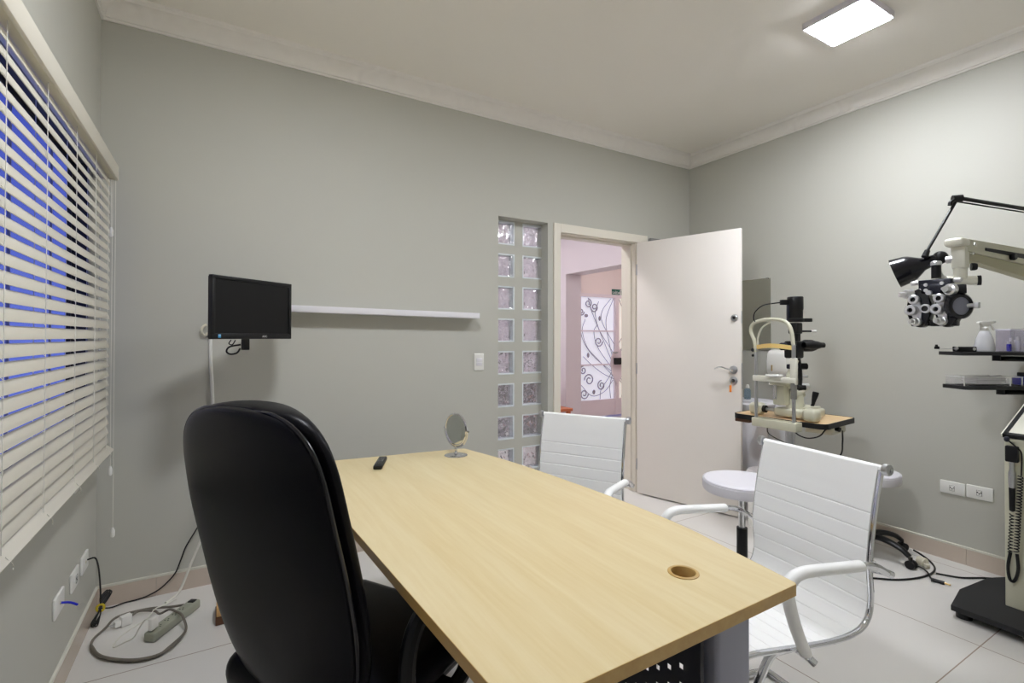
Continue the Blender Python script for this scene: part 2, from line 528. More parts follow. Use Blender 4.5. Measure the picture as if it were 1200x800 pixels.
# moulded cornice: cove profile run along back, left and right walls
def cornice(name, a, c, n):
    a, c, n = V(a), V(c), V(n)
    prof = [(0, -0.096), (0.010, -0.096), (0.012, -0.088), (0.020, -0.085)]
    for k in range(9):
        t = k / 8 * PI / 2
        prof.append((0.020 + 0.066 * (1 - math.cos(t)) , -0.085 + 0.066 * math.sin(t)))
    prof += [(0.090, -0.014), (0.098, -0.010), (0.104, 0.0)]
    d = (c - a).normalized()
    L = (c - a).length
    N = 3
    def fn(i):
        s = i / (N - 1)
        def f(o, z):
            ext = (o if s == 0 else -o) if True else 0
            p = a.lerp(c, s) + d * ext + n * o
            return V((p.x, p.y, ZC + z))
        return f
    b = MB().sweep(prof, fn, N)
    return struct(b.build(name, M['cornice'], angle=25))
cornice('trim_1', (XL, YB, 0), (XR, YB, 0), (0, -1, 0))
cornice('trim_2', (XL, YR, 0), (XL, YB, 0), (1, 0, 0))
cornice('trim_3', (XR, YB, 0), (XR, YR, 0), (-1, 0, 0))

# door casing (architrave + jamb lining)
b = MB()
y0, y1 = YB - 0.014, YB + TH
b.bb((2.200, y0, 0), (2.262, YB + 0.002, 2.185)); b.bb((3.066, y0, 0), (3.186, YB + 0.002, 2.185)); b.bb((2.262, y0, 2.118), (3.066, YB + 0.002, 2.185))
b.bb((2.232, YB, 0), (2.262, y1, 2.135)); b.bb((3.055, YB, 0), (3.085, y1, 2.135)); b.bb((2.262, YB, 2.11), (3.055, y1, 2.135))
b.bb((2.262, YB + 0.045, 0), (2.274, YB + 0.07, 2.11)); b.bb((3.043, YB + 0.045, 0), (3.055, YB + 0.07, 2.11)); b.bb((2.262, YB + 0.045, 2.098), (3.055, YB + 0.07, 2.11))
struct(b.build('trim_4', M['trim_paint'], smooth=False, bevel=0.002))

# open door leaf
d = thing('door_1', None, None, (3.047, 3.056, 0), math.atan2(-0.806, 0.225), kind='structure')
LW = 0.838
MB().bb((0, -0.018, 0.012), (LW, 0.017, 2.106), bevel=0.002).build('leaf', M['door'], d)
def rosette(name, x, z, r, key=True):
    o = MB().lathe([(0, 0.012), (r * .55, 0.012), (r * .9, 0.009), (r, 0.004), (r, 0)], (x, -0.018, z), (0, -1, 0), 28).build(name, M['steel'], d)
    if key:
        MB().lathe([(0, 0.016), (r * .42, 0.016), (r * .45, 0.01)], (x, -0.018, z), (0, -1, 0), 20).build('cylinder_core', M['dark_slot'], o)
    return o
rosette('deadbolt', 0.795, 1.455, 0.026)
rosette('lock_cylinder', 0.787, 0.997, 0.030)
h = rosette('handle', 0.787, 1.075, 0.030, False)
MB().tube([(0.787, -0.03, 1.075), (0.787, -0.062, 1.075), (0.76, -0.07, 1.082), (0.72, -0.07, 1.094), (0.69, -0.068, 1.092), (0.665, -0.066, 1.078)], 0.0085, 10, 5, rr=lambda t: 1.15 - 0.75 * t).build('lever', M['chrome'], h)
b = MB()
for z, hh2 in ((1.46, .09), (1.10, .05), (1.01, .14)):
    b.bb((LW - 0.0005, -0.011, z - hh2 / 2), (LW + 0.0015, 0.011, z + hh2 / 2))
b.build('strike_plate', M['steel'], d, smooth=False)
b = MB()
for z in (0.25, 1.05, 1.88):
    b.cyl((-0.004, -0.016, z - .045), (-0.004, -0.016, z + .045), 0.006, seg=12)
b.build('hinge', M['steel'], d)
ck, sk = math.cos(d.rotation_euler.z), math.sin(d.rotation_euler.z)
def door_pt(x, y, z): return (3.047 + x * ck - y * sk, 3.056 + x * sk + y * ck, z)
kk = thing('key', 'small key with an orange tag hanging from the lock of the open white door', 'key', door_pt(0.787, -0.036, 0.997), d.rotation_euler.z)
MB().box((0, -0.012, 0), (0.004, 0.03, 0.014)).cyl((-.002, -0.028, 0), (.002, -0.028, 0), 0.011, seg=18).build('blade', M['steel'], kk)
MB().tube([(0, -0.03, -0.006), (0.004, -0.034, -0.018), (-0.003, -0.033, -0.03)], 0.0018, 6).build('ring', M['gold'], kk)
MB().box((-0.004, -0.033, -0.056), (0.016, 0.004, 0.05), bevel=0.0015).build('tag', M['orange'], kk)

tag(MB().bb((3.205, YB - 0.035, 2.12), (3.345, YB, 2.168), bevel=0.004).build('junction_box', M['grey_box']),
    'small grey box on the wall just above the open door', 'box')

# ------------------------------------------------------------------ hall beyond the door
HW = 3.75
b = MB()
b.bb((XR + 0.017, YB + TH, 2.10), (HW + 0.24, 5.0, ZC)); b.bb((HW, 5.0, 0), (HW + 0.24, 7.3, ZC))
struct(b.build('wall_hall', M['hall_wall'], smooth=False))
b = MB()
b.bb((0.3, YB + TH, 0), (0.45, 7.3, ZC)); b.bb((0.3, 7.2, 0), (HW, 7.35, ZC))
struct(b.build('wall_hall_end', M['hall_wall'], smooth=False))
FY = 6.3
fx0, fx1 = 4.86, 6.58
b = MB()
b.bb((HW + 0.24, FY, 0), (fx0, FY + .15, ZC)); b.bb((fx1, FY, 0), (7.4, FY + .15, ZC)); b.bb((fx0, FY, 2.02), (fx1, FY + .15, ZC))
b.bb((7.25, YB + TH, 0), (7.4, FY, ZC)); b.bb((XR + 0.27, YB, 0), (7.4, YB + TH, ZC))
struct(b.build('wall_entrance', M['hall_pink'], smooth=False))
# entrance door: two glazed leaves with wrought scrolls
e = thing('door_2', None, None, ((fx0 + fx1) / 2, FY - 0.02, 0), kind='structure')
cx = (fx0 + fx1) / 2
MUL = 5.745 - cx
b = MB()
b.bb((fx0 - cx, -0.03, 0.0), (fx0 - cx + .05, .04, 2.02)); b.bb((fx1 - cx - .05, -0.03, 0), (fx1 - cx, .04, 2.02)); b.bb((fx0 - cx, -0.03, 1.965), (fx1 - cx, .04, 2.02))
b.bb((MUL - .04, -0.04, 0.03), (MUL + .04, .03, 1.97))
b.bb((fx0 - cx, -0.03, .02), (fx1 - cx, .03, .29))
b.bb((fx0 - cx + .05, -0.025, 1.40), (MUL, .01, 1.425)); b.bb((fx0 - cx + .05, -0.025, .85), (MUL, .01, .875))
b.build('frame', M['door2_paint'], e, smooth=False)
MB().bb((fx0 - cx + .05, 0.012, .28), (MUL - .03, .02, 1.97)).build('pane', M['door_glass'], e, smooth=False)
MB().bb((MUL + .03, 0.012, .28), (fx1 - cx - .05, .02, 1.97)).build('pane', M['door_glass_warm'], e, smooth=False)
b = MB()
def vine(pts, r=0.0058): b.tube([(MUL + p[0], -0.012, p[1]) for p in pts], r, 6, 6)
def curl(x, z, r, s=1, a0=0.0, turns=1.4):
    n = 18
    vine([(x + r * (1 - .75 * k / n) * math.cos(a0 + s * turns * 2 * PI * k / n), z + r * (1 - .75 * k / n) * math.sin(a0 + s * turns * 2 * PI * k / n)) for k in range(n + 1)], 0.010)
for s in (-1, 1):
    vine([(s * .07, .95), (s * .16, 1.25), (s * .22, 1.6), (s * .06, 1.96)])
    vine([(s * .05, 1.2), (s * .30, 1.55), (s * .30, 1.75), (s * .12, 1.95)])
    vine([(s * .10, .92), (s * .30, 1.3), (s * .52, 1.72), (s * .60, 1.95)])
    vine([(s * .08, .75), (s * .20, .60), (s * .33, .45), (s * .35, .3)])
    vine([(s * .08, .70), (s * .14, .5), (s * .12, .3)])
    vine([(s * .06, .66), (s * .40, .95), (s * .62, 1.15), (s * .72, 1.42), (s * .66, 1.6)])
    vine([(s * .06, .62), (s * .30, .72), (s * .55, .88), (s * .70, 1.0)])
    vine([(s * .10, .8), (s * .40, 1.15), (s * .48, 1.4), (s * .40, 1.52)])
    vine([(s * .06, 1.05), (s * .36, 1.42), (s * .45, 1.7), (s * .38, 1.9)])
    vine([(s * .06, .72), (s * .46, .98), (s * .70, 1.25), (s * .80, 1.6)])
    vine([(s * .07, .60), (s * .25, .42), (s * .52, .36), (s * .75, .55)])
    curl(s * .74, 1.72, .06, s, 0); curl(s * .70, .78, .07, -s, PI / 2)
    curl(s * .60, 1.86, .075, s, PI / 2); curl(s * .47, 1.80, .08, -s, PI); curl(s * .38, 1.24, .085, s, 0)
    curl(s * .58, .62, .10, s, PI); curl(s * .32, .52, .085, -s, PI / 2); curl(s * .68, .40, .085, s, 0)
    for lx, lz, la in ((.64, 1.66, .4), (.36, 1.62, 1.3), (.60, 1.02, 1.2), (.48, .42, 1.0)):
        b.sphere((MUL + s * lx, -0.012, lz), 0.05, (0.35 + .5 * abs(math.cos(la)), 0.12, 0.35 + .5 * abs(math.sin(la))), 10)
for s in (-1, 1):
    pass
b.build('scrollwork', M['iron_lilac'], e)
prof = [(-.02, 1.22), (-.05, 1.12), (-.13, 1.0), (-.15, .88), (-.12, .72), (-.05, .58), (0, .53), (.05, .58), (.12, .72), (.15, .88), (.13, 1.0), (.05, 1.12), (.02, 1.22)]
b = MB().prism([(x, z) for x, z in prof], -0.012, 0.0)
b.xform(Matrix.Translation((MUL, -0.045, 0)) @ Matrix.Rotation(PI / 2, 4, 'X'))
b.build('lock_plate', M['door2_paint'], e, smooth=False)
MB().bb((MUL - .10, -0.11, .86), (MUL + .10, -.06, .97), bevel=.01).build('lock_box', M['dark_slot'], e)
MB().tube([(MUL - .06, -.06, 1.06), (MUL - .06, -.11, 1.06), (MUL - .17, -.11, 1.06)], .012, 8, 3).build('handle', M['steel'], e)

sg = thing('exit_sign', 'green exit sign reading SAÍDA above the glazed entrance door in the hall', 'sign', (5.80, FY, 2.055))
MB().box((0, -0.008, 0), (0.25, 0.012, 0.125)).build('panel', M['green_sign'], sg, smooth=False)
MB().box((0.085, -0.016, 0), (0.072, 0.003, 0.108)).build('pictogram_field', M['white_plastic'], sg, smooth=False)
b = MB().box((0.087, -0.0185, 0), (0.04, 0.002, 0.088)); b.build('pictogram_door', M['green_sign'], sg, smooth=False)
b = MB().tube([(0.085, -0.021, 0.015), (0.087, -0.021, -0.008), (0.078, -0.021, -0.035)], 0.006, 6, 2).tube([(0.087, -0.021, -0.008), (0.097, -0.021, -0.034)], 0.005, 6, 0).sphere((0.087, -0.021, 0.027), 0.009, seg=8)
b.build('pictogram_person', M['white_plastic'], sg)
text_obj('lettering', 'SAÍDA', 0.062, M['white_plastic'], sg, Matrix.Translation((-0.04, -0.0165, 0)) @ Matrix.Rotation(PI / 2, 4, 'X'), 0.0012)

bn = thing('hall_bench', 'orange wooden bench seen past the casing at the edge of the open doorway', 'bench', (3.45, 5.0, 0))
MB().bb((-0.3, -0.22, 0.42), (0.24, 0.2, 0.455), bevel=.006).build('seat', M['orange_wood'], bn)
for sx in (-.26, .2):
    for sy in (-.18, .16): MB().bb((sx - .02, sy - .02, 0), (sx + .02, sy + .02, 0.42)).build('leg', M['orange_wood'], bn, smooth=False)
tag(MB().bb((3.28, 4.95, 0.456), (3.585, 5.15, 0.74), bevel=0.06, seg=4).build('bag', M['dim']), 'dark bag standing on the orange hall bench', 'bag')
# unseen settee added in the hall to make dark patterns in the glass blocks
st = thing('added_settee', 'black wrought iron settee added in the hall to darken the lower glass blocks', 'settee', (2.5, 4.2, 0))
b = MB()
for k in range(7):
    x = -.42 + k * .14
    n = 16
    b.tube([(x + .075 * (1 - .6 * j / n) * math.cos(j * .6), 0, .72 + .16 * (1 - .6 * j / n) * math.sin(j * .6)) for j in range(n)], .016, 6, 3)
    b.tube([(x, 0, .46), (x + .05, 0, .6), (x - .03, 0, .75), (x + .04, 0, .93)], .014, 6, 4)
b.tube([(-.5, 0, .0), (-.5, 0, 1.02), (0, 0, 1.12), (.5, 0, 1.02), (.5, 0, 0)], .02, 8, 6)
b.build('backrest', M['iron'], st)
b = MB().bb((-.5, -.48, .42), (.5, 0, .45)); b.build('seat', M['iron'], st, smooth=False)
for sx in (-.47, .47): MB().tube([(sx, -.46, .42), (sx, -.5, .2), (sx, -.46, 0)], .018, 8, 4).build('leg', M['iron'], st)
# ceiling lamps; those in the hall are unseen, added to light it
def lamp(loc, s, label, m='emit', cat='lamp'):
    t = thing('ceiling_light', label, cat, loc)
    h = s / 2
    b = MB()
    for x0, x1, ya, yb in ((-h - .012, h + .012, -h - .012, -h), (-h - .012, h + .012, h, h + .012), (-h - .012, -h, -h, h), (h, h + .012, -h, h)):
        b.bb((x0, ya, -0.034), (x1, yb, 0))
    b.build('rim', M['light_rim'], t, smooth=False)
    MB().bb((-h, -h, -0.039), (h, h, -0.004)).build('diffuser', M[m], t, smooth=False)
    return t
lamp((2.773, 1.302, ZC), 0.27, 'square white ceiling panel lamp, lit, near the cornice above the eye exam equipment')
lamp((0.55, 1.302, ZC), 0.27, 'square white ceiling panel lamp above the black office chair')
lamp((2.2, 5.4, ZC), 0.3, 'unseen square lamp added to light the hall above the added settee', 'emit_hall_added')
lamp((2.1, 3.95, ZC), 0.3, 'unseen square lamp added right behind the strip of glass blocks to brighten them', 'emit_hall_added')
lamp((5.4, 4.7, ZC), 0.3, 'unseen square lamp added to light the hall in front of the glazed entrance door', 'emit_hall_added')

# ------------------------------------------------------------------ glass blocks
ordn = ['top', 'second', 'third', 'fourth', 'fifth', 'sixth', 'seventh', 'lowest']
gb0 = None
gyb = YB + 0.087
for ci, x in enumerate(BX):
    for ri, z in enumerate(BZ):
        side = 'beside the door casing' if ci == 1 else 'beside the light switch'
        where = (ordn[ri] + ' one of the column ') if ri in (0, 7) else (ordn[ri] + ' from the top of the column ')
        lab = 'wavy glass block, ' + where + side
        if gb0 is None:
            gb0 = thing('glass_block', lab, 'glass block', (x, gyb, z), group='glass blocks in the wall strip')
            w2, h2, t = BW / 2, BH / 2, 0.012
            b = MB()
            b.bb((-w2, 0, -h2), (-w2 + t, .078, h2)); b.bb((w2 - t, 0, -h2), (w2, .078, h2)); b.bb((-w2, 0, h2 - t), (w2, .078, h2)); b.bb((-w2, 0, -h2), (w2, .078, -h2 + t))
            b.build('side_wall', M['block_side'], gb0, bevel=.003)
            b = MB(); n = 14
            for yy in (0.066, 0.074):
                pass
            b.bb((-w2 + t, .050, -h2 + t), (w2 - t, .062, h2 - t))
            b.build('back_face', M['block_wavy'], gb0, smooth=False)
            MB().bb((-w2 + t * .6, 0.004, -h2 + t * .6), (w2 - t * .6, .006, h2 - t * .6)).build('front_face', M['block_front'], gb0, smooth=False)
        else:
            g = copy_tree(gb0)
            g.location = (x, gyb, z); g['label'] = lab

# ------------------------------------------------------------------ venetian blind
BY0, BY1 = 0.45, 2.945
bl = thing('venetian_blind', 'cream venetian blind with tilted slats covering the window', 'blind', (-0.44, (BY0 + BY1) / 2, 0))
L = BY1 - BY0
hl = L / 2
b = MB()
b.bb((0.022, -hl, 2.042), (0.034, hl, 2.110), bevel=.003); b.bb((-0.058, -hl, 2.098), (0.024, hl, 2.106)); b.bb((-0.058, hl - .006, 2.042), (0.026, hl, 2.1))
b.build('valance', M['blind'], bl)
MB().bb((-0.03, -hl + .01, 2.046), (0.0215, hl - .007, 2.085)).build('head_rail', M['cream_plastic'], bl, smooth=False)
tilt = math.radians(73)
ns = 28
pz = (2.025 - 0.835) / (ns - 1)
slat_me = None
for k in range(ns):
    z = 2.025 - k * pz
    if slat_me is None:
        b = MB(); nseg = 6
        top = [b.bm.verts.new((-0.0180 + 0.036 * i / nseg, -hl + .02, 0.0022 * (1 - (2 * i / nseg - 1) ** 2) + .0012)) for i in range(nseg + 1)]
        top2 = [b.bm.verts.new((v.co.x, hl - .012, v.co.z)) for v in top]
        bot = [b.bm.verts.new((v.co.x, -hl + .02, v.co.z - .0024)) for v in top]
        bot2 = [b.bm.verts.new((v.co.x, hl - .012, v.co.z - .0024)) for v in top]
        for i in range(nseg):
            b.bm.faces.new((top[i], top[i + 1], top2[i + 1], top2[i])); b.bm.faces.new((bot[i], bot[i + 1], bot2[i + 1], bot2[i]))
            b.bm.faces.new((top[i], top[i + 1], bot[i + 1], bot[i])); b.bm.faces.new((top2[i], top2[i + 1], bot2[i + 1], bot2[i]))
        b.bm.faces.new((top[0], top2[0], bot2[0], bot[0])); b.bm.faces.new((top[-1], top2[-1], bot2[-1], bot[-1]))
        o = b.build('slat', M['blind'], bl, angle=50)
        slat_me = o
    else:
        o = slat_me.copy(); COL.objects.link(o); o.parent = bl
    o.location = (0, 0, z); o.rotation_euler = (0, tilt, 0)
MB().box((0.004, 0, 0.797), (0.052, L - .03, 0.017), Matrix.Rotation(math.radians(40), 3, 'Y'), bevel=.003).build('bottom_rail', M['blind'], bl)
for yy in (0.62, 1.10, 1.589, 1.914, 2.259, 2.575, 2.84):
    b = MB(); y = yy - (BY0 + BY1) / 2
    b.tube([(0.013, y, 2.05), (0.013, y, 0.805)], .0011, 6, 0); b.tube([(-0.013, y, 2.05), (-0.013, y, 0.815)], .0011, 6, 0)
    for k in range(ns):
        z = 2.025 - k * pz
        b.tube([(-0.012, y - .012, z + .014), (0.012, y, z - .021)], .0007, 4, 0)
    b.tube([(0.02, y, .80), (0.03, y + .01, .778), (0.028, y + .02, .765), (0.035, y - .008, .77)], .0012, 5, 3)
    b.build('ladder_cord', M['cord_white'], bl)
def tassel(zb, name='pull_cord', y=0.01, x=0.004, ztop=2.05):
    b = MB(); yy = BY1 - (BY0 + BY1) / 2 + y
    b.tube([(x, yy, ztop), (x + .001, yy, zb + .02)], .0013, 6, 0)
    o = b.build(name, M['cord_white'], bl)
    MB().lathe([(0, .026), (.004, .026), (.0085, .012), (.0085, -.012), (.005, -.018), (0, -.018)], (x + .001, yy, zb), seg=14).build('tassel', M['white_plastic'], o)
tassel(0.68, y=0.008, x=0.010); tassel(0.39, y=0.012, x=0.021); tassel(1.795, y=.004, x=0.006)

# ------------------------------------------------------------------ wall plates
def wall_plate(name, label, cat, loc, rz, w, h, group=None, kind='socket', mount_h=False):
    """plate in local XZ plane facing -Y"""
    t = thing(name, label, cat, loc, rz, group)
    MB().box((0, -0.005, 0), (w, 0.010, h), bevel=0.004, seg=3).build('plate', M['white_plastic'], t)
    if kind == 'socket':
        s = MB().box((0, -0.0115, 0), (0.024, 0.003, 0.034), bevel=.003).build('socket', M['white_plastic'], t)
        b = MB()
        for a in (-.0085, 0, .0085): b.cyl((a * .9, -0.0128, 0.003 if a else -.004), (a * .9, -0.0138, 0.003 if a else -.004), 0.0034, seg=12)
        for zz in (.0155, -.0155): b.box((0, -.0131, zz), (.022, .0006, .0012))
        for xx in (-.0115, .0115): b.box((xx, -.0131, 0), (.0012, .0006, .031))
        b.build('contact_hole', M['dark_slot'], s)
    if kind == 'blank':
        MB().cyl((0, -.0095, 0), (0, -.0125, 0), .006, seg=14).build('outlet_cap', M['cream_plastic'], t)
    if kind == 'switch':
        for zz in (0.014, -0.014):
            MB().box((0, -0.0125, zz), (0.045, 0.006, 0.025), Matrix.Rotation(.10 if zz < 0 else -.08, 3, 'X'), bevel=.0015).build('rocker', M['white_gloss'], t)
    return t
wall_plate('light_switch', 'white two-rocker light switch on the wall beside the glass blocks', 'light switch', (1.564, YB, 1.138), 0, 0.075, 0.118, kind='switch')
G = 'low outlets under the blind'
wall_plate('wall_outlet', 'white outlet plate with a blue cable end plugged in', 'outlet', (XL, 2.41, 0.337), PI / 2, 0.125, 0.075, G, 'blank')
wall_plate('wall_outlet', 'white outlet plate between the blue cable outlet and the black cord outlet', 'outlet', (XL, 2.645, 0.327), PI / 2, 0.118, 0.075, G)
wall_plate('wall_outlet', 'white outlet plate nearest the room corner, black cord plugged in', 'outlet', (XL, 2.815, 0.328), PI / 2, 0.118, 0.075, G, 'blank')
wall_plate('wall_outlet', 'white plate half hidden under the bottom rail of the blind', 'outlet', (XL, 2.655, 0.735), PI / 2, 0.075, 0.118, None, 'blank')
G = 'paired outlets beside the equipment stand'
wall_plate('wall_outlet', 'white outlet plate of the low wall pair, the one nearer the stool', 'outlet', (XR, 1.197, 0.428), -PI / 2, 0.117, 0.075, G)
wall_plate('wall_outlet', 'white outlet plate of the low wall pair, the one nearer the beige equipment stand', 'outlet', (XR, 1.076, 0.431), -PI / 2, 0.117, 0.075, G)

# ------------------------------------------------------------------ monitor on the wall
mx0, my0, mx1, my1 = -0.030, 2.545, 0.322, 2.820
ang = math.atan2(my1 - my0, mx1 - mx0)
mw = math.hypot(mx1 - mx0, my1 - my0)
mt = thing('computer_monitor', 'black computer monitor, switched off, on the wall beside the white shelf', 'monitor', ((mx0 + mx1) / 2, (my0 + my1) / 2, 1.30), ang)
hw = mw / 2; mh = 0.285
b = MB()
b.bb((-hw, -0.012, 0), (hw, 0.012, 0.026)); b.bb((-hw, -0.012, mh - .018), (hw, 0.012, mh)); b.bb((-hw, -0.012, .02), (-hw + .016, .012, mh - .01)); b.bb((hw - .016, -0.012, .02), (hw, .012, mh - .01))
b.build('bezel', M['black_plastic'], mt, bevel=.002)
MB().bb((-hw + .014, -0.007, .024), (hw - .014, .0, mh - .016)).build('screen', M['screen'], mt, smooth=False)
b = MB().bb((-hw + .004, 0.008, .004), (hw - .004, .022, mh - .004)).bb((-.13, .02, .05), (.13, .045, .22))
b.build('back_cover', M['black_plastic'], mt, bevel=.004)
text_obj('logo', 'AOC', 0.013, M['silver'], mt, Matrix.Translation((0.055, -0.0126, 0.012)) @ Matrix.Rotation(PI / 2, 4, 'X'))
MB().box((-hw + .036, -0.0125, .014), (0.013, .001, .015)).build('sticker', mat('sticker_blue', rgb(70, 150, 200), .4), mt, smooth=False)
MB().tube([(-hw + .031, -.0134, .016), (-hw + .034, -.0134, .019), (-hw + .037, -.0134, .016), (-hw + .041, -.0134, .018)], .0007, 5, 3).build('sticker_mark', M['white_plastic'], mt)
br = thing('monitor_bracket', 'black bracket arm holding the monitor, its end showing below the screen', 'bracket', (0.12, 2.80, 1.30), ang)
b = MB().bb((-.018, -.012, -.055), (.012, .012, .12), bevel=.002)
b.build('post', M['black_matte'], br)
M2 = Matrix.Rotation(-ang, 3, 'Z')
a1 = M2 @ V((0.05, YB - 2.80 - .02, .10)); 
b = MB().tube([(0, .012, .07), (0.05, .06, .08), tuple(a1)], .012, 8, 3)
b.build('arm', M['black_matte'], br)
MB().box(tuple(M2 @ V((0.05, YB - 2.80 - .006, .10))), (.09, .012, .14), M2).build('wall_bracket', M['black_matte'], br, smooth=False)
tag(MB().tube([(0.055, 2.762, 1.295), (0.046, 2.77, 1.278), (0.060, 2.76, 1.272), (0.073, 2.75, 1.294)], .0028, 6).tube([(0.096, 2.765, 1.272), (0.05, 2.77, 1.262), (0.036, 2.775, 1.240), (0.052, 2.77, 1.226), (0.080, 2.765, 1.232), (0.094, 2.765, 1.254)], .0042, 8).build('hanging_cable', M['black_plastic']),
    'black cable looped around the monitor bracket', 'cable')
tag(MB().tube([(-0.035, YB - .009, 1.36), (-0.033, YB - .009, 1.2), (-0.022, YB - .009, .97), (-0.020, YB - .009, .60)], .0085, 8, 3).build('cable_cover', M['white_plastic']),
    'white cable cover running down the wall below the monitor', 'cable cover')
tag(MB().tube([(-0.052, YB - .02, 1.375), (-.070, YB - .022, 1.36), (-.074, YB - .022, 1.335), (-.060, YB - .02, 1.318), (-.045, YB - .02, 1.33)], .006, 8).build('cable_loop', M['cream_plastic']),
    'small cream cable loop peeking out beside the monitor edge', 'cable')

# floating shelf
sh = thing('wall_shelf', 'long thin white floating shelf on the wall beside the monitor', 'shelf', (0.93, YB, 1.462))
MB().box((0, -0.051, 0), (1.184, 0.100, 0.036), Matrix.Rotation(math.radians(0.7), 3, 'Y'), bevel=.0015).build('board', M['white_gloss'], sh)

# ------------------------------------------------------------------ desk
dk = thing('office_desk', 'beech-topped office desk with a bowed visitor side and grey metal legs', 'desk', (0, 0, 0))
outline = [(0.304, 2.345), (0.30, 2.36), (0.315, 2.368), (0.640, 2.330), (1.045, 2.284), (1.068, 2.276), (1.075, 2.262), (1.096, 2.16), (1.121, 2.047), (1.142, 1.925), (1.163, 1.75), (1.178, 1.587), (1.190, 1.44), (1.1965, 1.312), (1.1985, 1.20), (1.1985, 1.087), (1.190, 0.96), (1.172, 0.853), (1.152, 0.715), (1.1415, 0.652), (1.136, 0.647), (0.394, 0.638), (0.385, 0.645)]
sm = []
def lerp2(a, c, t): return (a[0] + (c[0] - a[0]) * t, a[1] + (c[1] - a[1]) * t)
hole = [(0.960 + 0.0285 * math.cos(2 * PI * k / 32), 0.815 + 0.0285 * math.sin(2 * PI * k / 32)) for k in range(32)]
MB().prism(outline, 0.7245, 0.750, [hole]).build('desktop', M['desk_wood'], dk, angle=30)
b = MB(); n = len(outline)
cxm, cym = sum(p[0] for p in outline) / n, sum(p[1] for p in outline) / n
# edge band: thin strip standing just off the slab edge
outer = []
for i in range(n):
    a, c = V(outline[i - 1]).to_2d() if False else V((outline[i - 1][0], outline[i - 1][1])), V((outline[(i + 1) % n][0], outline[(i + 1) % n][1]))
    t = (c - a); nn = V((t.y, -t.x)); nn.normalize()
    if nn.dot(V((outline[i][0] - cxm, outline[i][1] - cym))) < 0: nn = -nn
    outer.append((outline[i][0] + nn.x * .0012, outline[i][1] + nn.y * .0012))
b.prism(outer, 0.7240, 0.7498, [outline])
b.build('edge_band', M['edge_wood'], dk, angle=30)
b = MB().lathe([(0.0275, -0.03), (0.0275, 0.0), (0.0285, .0022), (0.034, .0028), (0.0365, .0015), (0.0365, 0.0002)], (0.960, 0.815, 0.750), seg=40)
b.build('grommet', M['edge_wood'], dk, angle=40)
MB().cyl((0.960, 0.815, .712), (0.960, 0.815, .7135), 0.03, seg=32).build('grommet_base', M['brown_dark'], dk)
def desk_leg(x0, x1, y, name='leg'):
    b = MB()
    b.bb((x0, y, 0.03), (x1, y + .055, 0.722), bevel=.012, seg=3)
    b.bb((x0 - .02, y - .01, 0.0), (x1 + .02, y + .065, 0.035), bevel=.008)
    return b.build(name, M['desk_grey'], dk)
desk_leg(0.998, 1.122, 0.748); desk_leg(0.40, 0.52, 0.748); desk_leg(0.94, 1.05, 2.17); desk_leg(0.36, 0.47, 2.19)
b = MB().bb((0.40, .76, .69), (1.10, .80, .7235)).bb((0.38, 2.185, .69), (1.04, 2.225, .7235)); b.build('top_beam', M['desk_grey'], dk, smooth=False)
# perforated modesty panel
b = MB()
py0, cw, ch, nc = 0.772, 0.037, 0.0225, 38
z0p, nr = 0.26, 20
hx, hz = 0.0058, 0.0062
for i in range(nc):
    for j in range(nr):
        ya, yb = py0 + i * cw, py0 + (i + 1) * cw
        za, zb = z0p + j * ch, z0p + (j + 1) * ch
        X = 0.968
        if (i + j) % 2 == 0 and 0 < j < nr - 1 and 0 < i:
            yc, zc = (ya + yb) / 2, (za + zb) / 2
            o4 = [b.bm.verts.new((X, *p)) for p in ((ya, za), (yb, za), (yb, zb), (ya, zb))]
            i4 = [b.bm.verts.new((X, *p)) for p in ((yc - hx, zc - hz), (yc + hx, zc - hz), (yc + hx, zc + hz), (yc - hx, zc + hz))]
            for k in range(4): b.bm.faces.new((o4[k], o4[(k + 1) % 4], i4[(k + 1) % 4], i4[k]))
        else:
            b.bm.faces.new([b.bm.verts.new((X, *p)) for p in ((ya, za), (yb, za), (yb, zb), (ya, zb))])
bmesh.ops.remove_doubles(b.bm, verts=b.bm.verts[:], dist=1e-5)
b.bb((.962, .768, .262), (.974, .780, .715))
mp = b.build('modesty_panel', M['desk_black'], dk, smooth=False)
sol = mp.modifiers.new('thickness', 'SOLIDIFY'); sol.thickness = 0.0015

# remote control
rc = thing('remote_control', 'small black remote control on the far end of the desk', 'remote control', (0.6155, 2.168, 0.7505), -0.42)
MB().box((0, 0, 0.010), (0.036, 0.168, 0.017), bevel=.005, seg=3).build('body', M['black_plastic'], rc)
k = 0
for iy in range(6):
    for ix in range(3):
        if iy in (2, 3) and ix == 1: continue
        MB().cyl((-0.010 + ix * .010, .055 - iy * .02, 0.0185), (-0.010 + ix * .010, .055 - iy * .02, 0.0198), 0.0032, seg=10).build('button', M['grey_box'], rc)
b = MB().tube([(.009 * math.cos(a), .008 + .011 * math.sin(a), .0192) for a in [2 * PI * q / 12 for q in range(12)]], .0013, 6, 2, closed=True); b.build('navigation_ring', M['grey_box'], rc)

